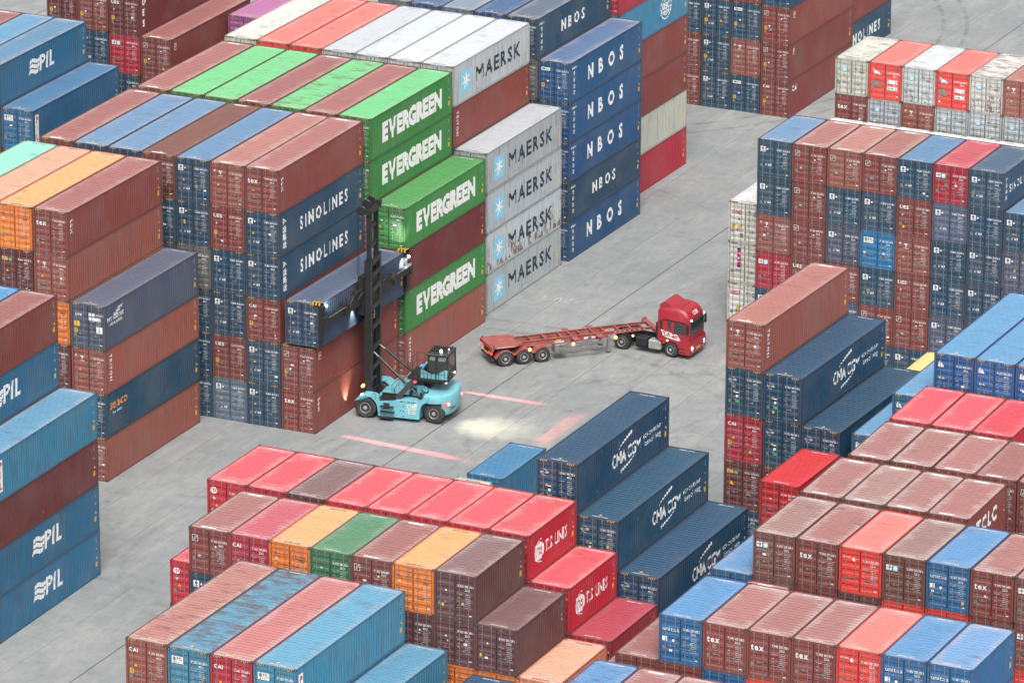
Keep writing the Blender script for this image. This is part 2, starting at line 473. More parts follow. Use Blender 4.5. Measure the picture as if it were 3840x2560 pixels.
def c_door(H, left, rib):
    x0, x1 = (0.115, 1.212) if left else (1.226, W - 0.115)
    z0, z1 = 0.155, H - 0.12
    mb = MB(); yf, yb, bk = 0.030, 0.066, 0.10
    mb.box(x0, yf + 0.004, z0, x0 + 0.07, bk, z1); mb.box(x1 - 0.07, yf + 0.004, z0, x1, bk, z1)
    xa, xb = x0 + 0.07, x1 - 0.07
    pr = [(z0, yf)]; n = rib; st = (z1 - z0 - 0.16) / n; z = z0 + 0.10
    for i in range(n):
        pr += [(z, yf), (z + 0.05, yb), (z + st * 0.5, yb), (z + st * 0.5 + 0.05, yf)]; z += st
    pr.append((z1, yf))
    vs = []
    for z, y in pr: vs += [(xa, y, z), (xb, y, z)]
    mb.add(vs, [(2 * i, 2 * i + 1, 2 * i + 3, 2 * i + 2) for i in range(len(pr) - 1)])
    mb.box(x0 + 0.004, yf - 0.008, z0 + 0.01, x0 + 0.022, yf + 0.004, z1 - 0.01, 1); mb.box(x1 - 0.022, yf - 0.008, z0 + 0.01, x1 - 0.004, yf + 0.004, z1 - 0.01, 1)
    for k in range(4):                                            # hinges on the outer edge
        zz = z0 + 0.2 + k * (z1 - z0 - 0.4) / 3; xx = x0 - 0.03 if left else x1 - 0.05
        mb.box(xx, yf - 0.022, zz - 0.03, xx + 0.08, yf - 0.002, zz + 0.03, 2)
    return mb
def c_bar(H, x, handle):
    mb = MB(); mb.tube((x, 0.006, 0.07), (x, 0.006, H - 0.05), 0.019, 6)
    for z in (0.07, H - 0.10): mb.box(x - 0.035, -0.006, z - 0.035, x + 0.035, 0.02, z + 0.05)
    for z in (0.45, 1.25, H - 0.55): mb.box(x - 0.032, -0.004, z - 0.028, x + 0.032, 0.03, z + 0.028)
    if handle:
        z = 0.86 if handle > 0 else 0.92
        mb.box(x + 0.02 * (1 if handle > 0 else -1), -0.008, z, x + 0.40 * handle, 0.006, z + 0.035) if handle > 0 else mb.box(x + 0.40 * handle, -0.008, z, x - 0.02, 0.006, z + 0.035)
        xx = x + 0.26 * handle; mb.box(xx - 0.03, -0.010, z - 0.06, xx + 0.03, 0.028, z + 0.10)
    return mb
BX = (0.40, 0.93, 1.50, 2.02)
_sh = {}
def shared(kind):
    """meshes of one container type: '4' forty-foot high, '2' twenty-foot, 'S' forty-foot standard height"""
    if kind in _sh: return _sh[kind]
    Ln, H = {'4': (L40, HC), '2': (L20, HS), 'S': (L40, HS)}[kind]
    P, F, K, D = M['paint'], M['frame'], M['cast'], M['black']
    d = {'L': Ln, 'H': H}
    d['frame'] = c_frame(Ln, H).mesh("frame", [F, K, D])
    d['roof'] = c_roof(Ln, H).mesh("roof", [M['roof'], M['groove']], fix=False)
    d['side_r'] = c_side(Ln, H, True).mesh("side_wall", [P], fix=False)
    d['side_l'] = c_side(Ln, H, False).mesh("side_wall", [P], fix=False)
    d['end'] = c_end(Ln, H).mesh("end_wall", [P], fix=False)
    nr = 5 if kind != '4' else 6
    d['door_l'] = c_door(H, True, nr).mesh("door", [P, D, K]); d['door_r'] = c_door(H, False, nr).mesh("door", [P, D, K])
    d['bars'] = [c_bar(H, x, h_).mesh("locking_bar", [M['galv']]) for x, h_ in zip(BX, (0, -1, 1, 0))]
    allm = MB()
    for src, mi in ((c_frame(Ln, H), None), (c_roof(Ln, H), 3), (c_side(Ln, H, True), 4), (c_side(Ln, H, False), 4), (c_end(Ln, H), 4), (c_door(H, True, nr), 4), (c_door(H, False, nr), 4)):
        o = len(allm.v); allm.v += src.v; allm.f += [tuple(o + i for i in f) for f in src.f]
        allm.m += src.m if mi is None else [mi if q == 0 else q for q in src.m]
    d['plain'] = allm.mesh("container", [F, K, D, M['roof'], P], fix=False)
    # shared small print
    mb = MB(); z = H - 1.12
    for a_, b_ in (("MAX GROSS", "30.480 KG"), ("", "67.200 LB"), ("TARE", "2.185 KG"), ("", "4.820 LB"), ("NET", "28.295 KG"), ("", "62.380 LB"), ("CU CAP", "33.2 CU M"), ("", "1.172 CU FT")):
        if a_: flat(mb, shift(text2d(a_, 0.042, 0.01, width=0.032 * len(a_))[0], 1.38, z))
        flat(mb, shift(text2d(b_, 0.046, 0.01, width=0.30)[0], 1.82, z))
        z -= 0.105
    d['data'] = mb.mesh("data_text", [M['white']], fix=False)
    mb = MB(); flat(mb, rect(0.22, 0.72, 0.19, 0.21), 0.024); d['plate'] = mb.mesh("data_plate", [M['plate']], fix=False)
    mb = MB(); flat(mb, shift(poly_tris([(0, 0), (0.17, 0), (0.085, 0.16)]), 0.50, H - 1.52), 0.024); d['tri'] = mb.mesh("warning_sign", [M['yellow']], fix=False)
    mb = MB(); flat(mb, rect(2.05, 0.30, 0.14, 0.055), 0.024); d['tag'] = mb.mesh("small_sticker", [M['white']], fix=False)
    mb = MB(); flat(mb, rect(0.23, 0.98, 0.24, 0.30), 0.024); flat(mb, text_rows(("CAUTION", "9'6\"", "HIGH"), 0.24, 0.05, 1.2), 0.022, 1) ; d['caution'] = mb.mesh("caution_sticker", [M['yellow'], M['black']], fix=False)
    for sgn, nm in ((0, 'haz_l'), (1, 'haz_r')):
        mb = MB(); x = 0.17 if sgn == 0 else W - 0.17 - 0.48
        for k in range(8):
            xx = x + k * 0.06
            mb.add([(xx, 0.005, H - 0.108), (xx + 0.06, 0.005, H - 0.108), (xx + 0.09, 0.005, H - 0.012), (xx + 0.03, 0.005, H - 0.012)], [(0, 1, 2, 3)], k % 2)
            mb.add([(xx + 0.03, 0.008, H - 0.0045), (xx + 0.09, 0.008, H - 0.0045), (xx + 0.12, 0.075, H - 0.0045), (xx + 0.06, 0.075, H - 0.0045)], [(0, 1, 2, 3)], k % 2)
        d[nm] = mb.mesh("hazard_stripe", [M['haz'], M['black']], fix=False)
    mb = MB(); mb.add([(0.62, 0.20, H - 0.001), (1.50, 0.20, H - 0.001), (1.50, 0.36, H - 0.001), (0.62, 0.36, H - 0.001)], [(0, 1, 2, 3)]); d['roof_label'] = mb.mesh("roof_label", [M['white']], fix=False)
    mb = MB(); mb.add([(1.05, 0.46, H - 0.001), (1.27, 0.46, H - 0.001), (1.16, 0.66, H - 0.001)], [(0, 1, 2)]); d['roof_mark'] = mb.mesh("roof_mark", [M['yellow']], fix=False)
    # warning marks at the far end of the side wall
    mb = MB(); drape(mb, shift(poly_tris([(0, 0), (0.20, 0), (0.10, 0.19)]), Ln - 0.52, 1.15), Ln, 0); d['side_tri'] = mb.mesh("warning_sign", [M['yellow']], fix=False)
    mb = MB(); drape(mb, rect(Ln - 0.60, 0.68, 0.24, 0.30), Ln, 0); drape(mb, rect(Ln - 0.56, 0.73, 0.16, 0.04), Ln, 1, 0.006); drape(mb, rect(Ln - 0.55, 0.83, 0.13, 0.08), Ln, 1, 0.006)
    d['side_sticker'] = mb.mesh("caution_sticker", [M['yellow'], M['orangem']], fix=False)
    _sh[kind] = d
    return d
def text_rows(rows, x, size, z, w=0.20):
    o = []
    for i, r in enumerate(rows): o += shift(text2d(r, size, 0.02, width=w)[0], x, z - i * (size * 1.5))
    return o

# ---- side lettering, draped on the corrugation: name -> (list of (tris, material)), per container type
def logo_side(name, kind):
    Ln, H = {'4': (L40, HC), '2': (L20, HS), 'S': (L40, HS)}[kind]
    o = []
    T = lambda s, h_, x, z, mat, **k: o.append((shift(text2d(s, h_, **k)[0], x, z), mat))
    if name == 'MAERSK':
        o.append((rect(1.25, 0.62, 1.60, 1.62), 'sky')); o.append((star7(2.05, 1.43, 0.74, 0.24), 'white'))
        T('MAERSK', 1.02, 3.55, 0.95, 'ink', bold=0.03, width=7.1, gap=0.16)
    elif name == 'EVERGREEN': T('EVERGREEN', 1.20, 1.75, 0.90, 'white', bold=0.062, width=8.9, gap=0.015)
    elif name == 'NBOS': T('NBOS', 0.98, 3.0, 1.00, 'white', bold=0.045, gap=0.78, width=6.0)
    elif name == 'NBOS2': T('NBOS', 0.78, 4.0, 1.05, 'white', bold=0.025, gap=0.42, width=3.8)
    elif name == 'SINO': T('SINOLINES', 0.82, 3.0, 1.05, 'white', bold=0.03, gap=0.33, width=6.9)
    elif name == 'PIL':
        for k in range(3):
            w_ = []
            z = 1.10 + k * 0.36
            for i in range(9):
                u = i / 8; w_.append((4.05 + 1.35 * u + 0.09 * k, z + 0.10 * math.sin(u * 6.2)))
            up = [(p[0] + 0.05, p[1] + 0.27) for p in w_]
            for i in range(8): o.append(([[w_[i], w_[i + 1], up[i + 1]], [w_[i], up[i + 1], up[i]]], 'white'))
        T('PIL', 1.05, 5.50, 1.10, 'white', bold=0.03, gap=0.12, width=2.1, slant=0.12)
    elif name == 'PILV':
        o.append((rect(0.40, 0.55, 0.42, 1.95), 'white')); T('P', 0.42, 0.47, 1.95, 'redm', bold=0.03); T('I', 0.42, 0.56, 1.33, 'redm', bold=0.03); T('L', 0.42, 0.47, 0.70, 'redm', bold=0.03)
    elif name == 'CMA':
        T('CMA CGM', 0.76, 4.6, 1.06, 'white', bold=0.022, width=3.8, gap=0.08, spacew=0.2)
        for sg in (1, -1):
            for k in range(7):
                t0, t1 = k / 7, (k + 0.82) / 7
                f = lambda t: (6.45 + sg * (-1.0 + 1.75 * t), 1.45 + sg * (0.50 + 0.46 * t ** 0.7))
                A, B = f(t0), f(t1); w_ = 0.06 + 0.16 * t0
                o.append(([[A, B, (B[0], B[1] + w_)], [A, (B[0], B[1] + w_), (A[0], A[1] + w_)]], 'white'))
        T('eco container', 0.33, 8.75, 1.52, 'white', bold=0.0, width=2.35, gap=0.08); T('lamp of living', 0.33, 8.95, 1.02, 'white', bold=0.0, width=2.1, gap=0.08)
    elif name == 'TSL':
        s_ = 0.0
        o.append((disc(1.45, 1.28, 0.50, 20), 'white')); T('TS', 0.42, 1.18, 1.08, 'redm', bold=0.03, width=0.52)
        for k in range(4): o.append((ring(1.36 + 0.10 * k, 1.28, 0.60 + 0.03 * k, 0.05, 12, 110 - 8 * k, 250 + 8 * k), 'white'))
        T('T.S. LINES', 0.66, 2.12, 0.98, 'white', bold=0.022, width=2.75, gap=0.07)
    elif name == 'COSCO':
        for r_, a0, a1 in ((0.92, 20, 160), (0.92, 200, 340), (0.62, 25, 155), (0.62, 205, 335)): o.append((ring(8.2, 1.5, r_, 0.09, 18, a0, a1), 'white'))
        T('COSCO', 0.50, 7.15, 1.36, 'white', bold=0.04, width=2.15); T('SHIPPING', 0.26, 7.3, 1.02, 'white', bold=0.03, width=1.8)
    elif name == 'TEX':
        t, w_ = text2d('tex', 0.42, bold=0.0, width=0.95); o.append((shift(rot90(t), 0.42, 2.35), 'white'))
    elif name == 'TRITON':
        t, w_ = text2d('TRITON', 0.30, bold=0.02, width=1.75, gap=0.22); o.append((shift(rot90(t), 0.50, 2.50), 'white'))
    elif name == 'CAI': T('CAI', 0.40, 0.55, 2.0, 'white', bold=0.05, width=0.95)
    elif name == 'FLOGO':
        o.append((rect(0.50, 2.0, 0.42, 0.48), 'white')); o.append((rect(0.54, 2.04, 0.34, 0.40), 'deepblue')); T('F', 0.28, 0.62, 2.10, 'yellow', bold=0.05, slant=0.2)
    elif name == 'UES':
        for i, ch in enumerate('UES'): T(ch, 0.46, 0.55, 2.10 - i * 0.78, 'white', bold=0.05, slant=0.15)
    elif name == 'SEACO':
        T('seaco', 0.62, 0.45, 1.75, 'orangem', bold=0.015, width=2.2, slant=0.08); T('first choice', 0.18, 0.75, 1.40, 'white', bold=0.02, width=1.2)
    elif name == 'NYK':
        for k in range(5): o.append((rect(1.10 + 0.16 * k, 2.05 + 0.09 * k, 0.62, 0.05), 'white'))
        T('NYK LOGISTICS', 0.26, 0.40, 1.78, 'white', bold=0.03, width=2.0); T('& MEGACARRIER', 0.18, 0.52, 1.46, 'white', bold=0.02, width=1.7)
    elif name == 'TCLC': T('TCLC', 0.80, 1.25, 1.15, 'white', bold=0.05, width=3.2, gap=0.18)
    elif name == 'SINOV':
        for i, ch in enumerate('外运集运'): T(ch, 0.26, 0.42, 1.95 - i * 0.42, 'white', bold=0.02)
        T('SINOLINES', 0.50, 1.15, 1.05, 'white', bold=0.02, gap=0.3, width=4.0)
    elif name == 'PALE': o.append((rot90(text2d('SITC', 0.3, bold=0.03)[0]), 'white'))
    if name in ('NBOS', 'NBOS2'):
        for i, ch in enumerate('宁波远洋'): T(ch, 0.28, 0.60, 1.88 - i * 0.46, 'white', bold=0.02)
        T('NBOS', 0.14, 0.42, 2.35, 'white', bold=0.03, width=0.75)
    if name == 'SINO':
        for i, ch in enumerate('外运集运'): T(ch, 0.42, 0.55, 2.00 - i * 0.52, 'white', bold=0.03)
    cut = {'NBOS': (1.3,), 'NBOS2': (1.3,), 'SINO': (1.3,), 'SINOV': (1.0,), 'CMA': (8.6,), 'MAERSK': (3.2,), 'TSL': (2.1,)}.get(name, ())
    res = []
    for g_ in range(len(cut) + 1):
        sel = [(tr, mt) for tr, mt in o if sum(min(p_[0] for t_ in tr for p_ in t_) > c_ - 0.01 for c_ in cut) == g_]
        if not sel: continue
        mats = sorted({m for _, m in sel}); mb = MB(); order = {}
        for tr, mt in sel:
            order.setdefault(mt, len(order))
            drape(mb, tr, Ln, mats.index(mt), 0.003 + 0.002 * order[mt])
        res.append(mb.mesh("lettering", [M[m] for m in mats], fix=False))
    return res
_ls = {}
def side_logo_mesh(name, kind):
    if (name, kind) not in _ls: _ls[(name, kind)] = logo_side(name, kind)
    return _ls[(name, kind)]

# ---- door markings by owner
def door_logo(style, H):
    o = []; zt = H
    T = lambda s, h_, x, z, mat, **k: o.append((shift(text2d(s, h_, **k)[0], x, z), mat, 0))
    if style == 'S':
        o.append((rect(0.22, zt - 0.86, 0.34, 0.38), 'white', 0)); o.append((disc(0.39, zt - 0.62, 0.085, 12), 'ink', 1)); o.append((shift(text2d('外运', 0.07, bold=0.02, width=0.24)[0], 0.27, zt - 0.82), 'ink', 1))
        o.append((disc(0.70, zt - 0.66, 0.06, 12), 'white', 0)); o.append((rect(0.56, 0.80, 0.11, 0.13), 'white', 0)); o.append((rect(0.76, 0.80, 0.24, 0.16), 'white', 0))
    elif style == 'F':
        o.append((rect(0.20, zt - 0.80, 0.34, 0.38), 'white', 0)); o.append((rect(0.225, zt - 0.775, 0.29, 0.33), 'deepblue', 1)); o.append((shift(text2d('F', 0.22, bold=0.06, slant=0.25)[0], 0.28, zt - 0.72), 'yellow', 2))
        o.append((poly_tris([(0.55, zt - 1.55), (0.74, zt - 1.55), (0.645, zt - 1.72)]), 'white', 0)); o.append((disc(1.62, zt - 0.93, 0.055), 'white', 0))
    elif style == 'T':
        o.append((poly_tris([(0.62, zt - 0.62), (0.86, zt - 0.62), (0.83, zt - 0.53), (0.65, zt - 0.53)]), 'white', 0)); o.append((rect(0.71, zt - 0.78, 0.06, 0.16), 'white', 0)); T('TRITON', 0.075, 0.57, zt - 0.90, 'white', bold=0.03, width=0.36)
        o.append((disc(0.34, zt - 0.55, 0.07), 'white', 0))
    elif style == 'X': T('tex', 0.34, 0.22, zt - 1.02, 'white', bold=0.025, width=0.70)
    elif style == 'C': T('CAI', 0.21, 0.22, zt - 0.70, 'white', bold=0.03, width=0.50)
    elif style == 'U': T('UES', 0.22, 0.22, zt - 0.75, 'white', bold=0.03, width=0.62); o.append((disc(0.42, zt - 1.15, 0.06), 'white', 0))
    elif style == 'L':
        o.append((rect(0.20, zt - 0.86, 0.32, 0.30), 'white', 0)); o.append((rect(0.58, zt - 0.88, 0.28, 0.32), 'sky', 0)); o.append((disc(0.72, zt - 0.72, 0.10), 'white', 1)); o.append((shift(text2d('NSP', 0.09, bold=0.03, width=0.24)[0], 0.24, zt - 0.75), 'ink', 1))
    elif style == 'M': o.append((rect(0.56, zt - 0.92, 0.28, 0.30), 'sky', 0)); o.append((star7(0.70, zt - 0.77, 0.13, 0.045), 'white', 1))
    elif style == 'H': T('Hapag-Lloyd', 0.13, 0.20, zt - 0.68, 'ink', bold=0.03, width=0.92); o.append((rect(0.35, zt - 1.02, 0.12, 0.16), 'white', 0))
    elif style == 'N':
        o.append((poly_tris([(0.25, zt - 0.80), (0.62, zt - 0.80), (0.52, zt - 0.62), (0.42, zt - 0.50), (0.32, zt - 0.46), (0.27, zt - 0.60)]), 'white', 0)); o.append((disc(0.38, zt - 1.45, 0.07), 'white', 0))
    elif style == 'G':
        T('CMA CGM', 0.105, 0.20, zt - 0.80, 'white', bold=0.03, width=0.50); o.append((ring(0.45, zt - 0.76, 0.20, 0.022, 12, 20, 110), 'white', 0)); o.append((ring(0.45, zt - 0.74, 0.20, 0.022, 12, 200, 290), 'white', 0))
        o.append((rect(0.66, 1.36, 0.20, 0.07), 'white', 0)); o.append((disc(0.76, 1.16, 0.085), 'white', 0)); o.append((rect(0.64, 0.78, 0.27, 0.13), 'green', 0))
    elif style == 'P': o.append((rect(0.24, zt - 0.88, 0.66, 0.40), 'white', 0)); o.append((shift(text2d('PIL', 0.18, bold=0.05, width=0.34)[0], 0.52, zt - 0.70), 'plate', 1)); o.append((rect(0.30, zt - 0.72, 0.17, 0.18), 'plate', 1)); o.append((shift(text2d('太平船务', 0.09, bold=0.02, width=0.5)[0], 0.32, zt - 0.85), 'plate', 1))
    elif style == 'B': o.append((poly_tris([(0.22, zt - 0.56), (0.62, zt - 0.62), (0.62, zt - 0.74), (0.22, zt - 0.68)]), 'yellow', 0)); T('BEACON', 0.075, 0.22, zt - 0.80, 'white', bold=0.03, width=0.40); o.append((disc(0.80, zt - 0.72, 0.10), 'green', 0))
    elif style == 'O': T('ONE', 0.25, 0.24, zt - 0.82, 'magenta', bold=0.03, width=0.66); o.append((rect(0.70, 1.62, 0.12, 0.12), 'deepblue', 0)); o.append((rect(0.62, 0.98, 0.24, 0.28), 'yellow', 0))
    elif style == 'A':
        o.append((rect(0.66, zt - 1.72, 0.24, 1.32), 'magenta', 0)); o.append((rect(0.66, zt - 0.52, 0.24, 0.12), 'deepblue', 1)); o.append((rect(0.66, zt - 1.74, 0.24, 0.12), 'deepblue', 1))
        for i, ch in enumerate('TAL'): o.append((shift(rot90(text2d(ch, 0.18, bold=0.04)[0]), 0.70, zt - 0.68 - i * 0.32), 'white', 2))
    elif style == 'K': o.append((rect(0.22, zt - 0.80, 0.72, 0.24), 'redm', 0)); o.append((shift(text2d('K LINE', 0.15, bold=0.03, width=0.60)[0], 0.28, zt - 0.75), 'white', 1)); o.append((rect(0.66, 0.98, 0.24, 0.26), 'yellow', 0))
    elif style == 'Q': o.append((poly_tris([(0.28, zt - 0.38), (0.46, zt - 0.52), (0.74, zt - 0.62), (0.90, zt - 0.84), (0.62, zt - 0.76), (0.40, zt - 0.82)]), 'white', 0)); o.append((rect(1.40, 1.20, 0.72, 0.26), 'white', 0)); o.append((rect(1.40, 0.74, 0.72, 0.26), 'white', 0)); o.append((rect(0.25, 0.95, 0.5, 0.36), 'plate', 0))
    elif style == 'D': o.append((disc(0.42, zt - 0.60, 0.20, 18), 'white', 0)); o.append((shift(text2d('TS', 0.16, bold=0.05, width=0.26)[0], 0.31, zt - 0.67), 'redm', 1)); o.append((disc(0.42, zt - 1.05, 0.085), 'white', 0))
    elif style == 'V': T('unitas', 0.24, 0.22, zt - 0.84, 'white', bold=0.0, width=0.92); o.append((disc(0.82, zt - 1.35, 0.08), 'white', 0)); o.append((rect(0.20, zt - 1.42, 0.28, 0.26), 'white', 0))
    elif style == 'Y': T('NYK', 0.15, 0.30, zt - 0.80, 'white', bold=0.06, width=0.50, slant=0.25); o.append((rect(1.28, zt - 1.02, 0.84, 0.22), 'white', 0)); o.append((rect(1.28, zt - 0.74, 0.42, 0.20), 'white', 0)); o.append((rect(1.80, 1.10, 0.44, 0.42), 'white', 0)); o.append((rect(0.23, zt - 1.50, 0.40, 0.34), 'yellow', 0))
    elif style == 'W': o.append((rect(0.20, zt - 0.72, 0.66, 0.24), 'white', 0)); o.append((shift(text2d('NBOS', 0.12, bold=0.03, width=0.50)[0], 0.27, zt - 0.65), 'ink', 1)); o.append((poly_tris([(0.62, zt - 1.40), (0.80, zt - 1.40), (0.71, zt - 1.56)]), 'white', 0))
    elif style == 'R': T('cortam', 0.09, 0.20, zt - 0.56, 'white', bold=0.02, width=0.45); o.append((disc(0.86, zt - 0.62, 0.11), 'white', 0))
    elif style == 'E' or style == 'Z': o.append((disc(0.70, zt - 1.0, 0.055), 'white', 0))
    if not o: return None
    mats = sorted({m for _, m, _ in o}); mb = MB()
    for tr, mt, lv in o: flat(mb, tr, 0.024 - 0.003 * lv, mats.index(mt))
    return mb.mesh("logo", [M[m] for m in mats], fix=False)
_dl = {}
def door_logo_mesh(style, H):
    if (style, H) not in _dl: _dl[(style, H)] = door_logo(style, H)
    return _dl[(style, H)]

def number_meshes(num, kind, light):
    d = shared(kind); H, Ln = d['H'], d['L']; mk = M['white'] if light else M['ink']
    a_, b_ = num[:4], num[4:]
    mb = MB(); flat(mb, shift(text2d(a_, 0.125, 0.02, width=0.34)[0], 1.38, H - 0.70)); flat(mb, shift(text2d(b_[:6], 0.125, 0.02, width=0.40)[0], 1.80, H - 0.70))
    if len(b_) > 6: flat(mb, shift(text2d(b_[6], 0.125, 0.02)[0], 2.25, H - 0.70))
    flat(mb, shift(text2d('22G1' if kind == '2' else '45G1', 0.125, 0.02, width=0.28)[0], 1.80, H - 0.90))
    door = mb.mesh("container_number", [mk], fix=False)
    mb = MB(); tr, w_ = text2d(a_ + ' ' + b_, 0.11, 0.02, width=0.95)
    for t in tr: mb.add([(1.70 - p[0], 0.34 - p[1], H - 0.0015) for p in t], [(0, 1, 2)])
    for v_ in range(len(mb.v)): pass
    roof = mb.mesh("roof_number", [mk if light else M['ink']], fix=False)
    mb = MB(); s_ = a_ + b_; z = H - 0.42
    for i, ch in enumerate(s_[:11]): drape(mb, shift(text2d(ch, 0.075, 0.03)[0], Ln - 0.80, z - i * 0.105), Ln)
    for i, ch in enumerate('45G1' if kind != '2' else '22G1'): drape(mb, shift(text2d(ch, 0.09, 0.03)[0], Ln - 0.48, z - i * 0.12), Ln)
    drape(mb, shift(text2d('P', 0.16, 0.04)[0], Ln - 0.50, z - 0.80), Ln)
    side = mb.mesh("side_number", [mk], fix=False)
    return door, roof, side

PAL = {  # code: (colour name, sRGB of the clean paint)
 'br': ("maroon brown", (130, 62, 57)), 'bt': ("rusty brown", (146, 82, 72)), 'bm': ("dark maroon", (104, 42, 46)), 'bk': ("dark plum brown", (96, 58, 60)),
 'bw': ("earthy brown", (118, 74, 66)), 'nv': ("navy blue", (38, 73, 98)), 'nc': ("deep navy", (18, 67, 96)), 'sl': ("slate blue", (82, 94, 122)), 'sd': ("slate grey", (76, 84, 106)),
 'gy': ("plain grey", (110, 110, 110)), 'gr': ("silver grey", (174, 181, 185)), 'wg': ("pale grey", (186, 192, 195)), 'wh': ("dirty white", (190, 190, 182)), 'wr': ("white", (226, 225, 216)),
 'gn': ("bright green", (56, 130, 64)), 'gd': ("dark green", (52, 110, 74)), 'or': ("orange", (226, 122, 50)), 'pe': ("faded peach", (226, 138, 104)), 'mt': ("mint green", (118, 192, 172)),
 'bl': ("mid blue", (42, 104, 142)), 'bb': ("light blue", (58, 128, 160)), 'bu': ("royal blue", (34, 98, 150)), 'bn': ("cobalt blue", (28, 79, 124)), 'bc': ("bright blue", (34, 122, 172)), 'bx': ("dark cobalt blue", (52, 76, 104)),
 'bq': ("ultramarine blue", (34, 92, 152)), 'te': ("teal blue", (40, 112, 148)), 'cr': ("crimson", (192, 28, 52)), 'cm': ("dark crimson", (158, 42, 62)), 'rd': ("bright red", (222, 60, 52)), 'rs': ("signal red", (200, 34, 44)),
 'bp': ("bleached light blue", (84, 136, 174)), 'bv': ("bleached royal blue", (66, 122, 168)), 'rf': ("bleached red", (202, 94, 84)), 'oo': ("bleached orange", (222, 142, 84)), 'cs': ("bleached crimson", (156, 76, 76)),
 'ba': ("bleached blue", (80, 118, 152)), 'gm': ("bleached green", (92, 174, 112)),
 'gb': ("greyish blue", (92, 112, 132)), 'ye': ("pale yellow", (206, 194, 122)), 'pu': ("magenta purple", (158, 84, 138)), 'bg': ("beige grey", (186, 184, 172)), 'ca': ("carmine red", (172, 38, 58)),
}
OWNER = {'S': 'SNBU', 'F': 'FTAU', 'T': 'TTTU', 'X': 'TEMU', 'C': 'CAAU', 'U': 'UETU', 'L': 'SLPU', 'M': 'MSKU', 'H': 'HLBU', 'N': 'NCGU', 'G': 'CMAU', 'P': 'PCIU', 'B': 'BEAU', 'O': 'ONEU', 'A': 'TLLU', 'K': 'KKFU',
         'Q': 'SITU', 'D': 'TSSU', 'V': 'UNIU', 'Y': 'NYKU', 'W': 'NBTU', 'R': 'TCKU', 'E': 'EGSU', 'Z': 'BMOU'}
MARK = {'S': "white square sticker", 'F': "yellow letter sticker", 'T': "small white T mark", 'X': "three-letter white logo", 'C': "bold three-letter logo", 'U': "slanted white letters", 'L': "two pale stickers",
        'M': "star sticker", 'H': "dark door lettering", 'N': "white bird mark", 'G': "green door sticker", 'P': "white door plate", 'B': "yellow beam sticker", 'O': "magenta door letters", 'A': "magenta vertical sign",
        'K': "red door sign", 'Q': "white wing mark", 'D': "round white logo", 'V': "long white door word", 'Y': "boxed white number", 'W': "white oblong sticker", 'R': "white dot sticker"}
SIDETXT = {'MAERSK': "star and dark lettering", 'EVERGREEN': "big white lettering", 'NBOS': "wide-spaced white lettering", 'NBOS2': "smaller white lettering", 'SINO': "white side lettering", 'PIL': "white wave logo",
           'PILV': "white vertical name plate", 'CMA': "two white arcs logo", 'TSL': "round white side logo", 'COSCO': "white globe logo", 'TEX': "vertical white side word", 'TRITON': "vertical white side name", 'CAI': "white corner letters",
           'FLOGO': "square side sticker", 'UES': "stacked slanted side letters", 'SEACO': "orange side word", 'NYK': "white fan logo", 'TCLC': "four white side letters", 'SINOV': "white side lettering"}
LIGHT = {'wh', 'wr', 'wg', 'gr', 'bg', 'mt', 'pe', 'ye', 'or'}
_st = {}
def sticker_mesh(k):
    if k not in _st:
        w_, h_, m_ = ((0.16, 0.13, 'white'), (0.20, 0.12, 'white'), (0.13, 0.18, 'yellow'), (0.10, 0.10, 'sky'), (0.22, 0.07, 'orangem'), (0.24, 0.24, 'plate'))[k]
        mb = MB(); flat(mb, rect(0, 0, w_, h_), 0.022); _st[k] = mb.mesh("sticker", [M[m_]], fix=False)
    return _st[k]
rng = random.Random(11)
_used = {}
NBOX = 0
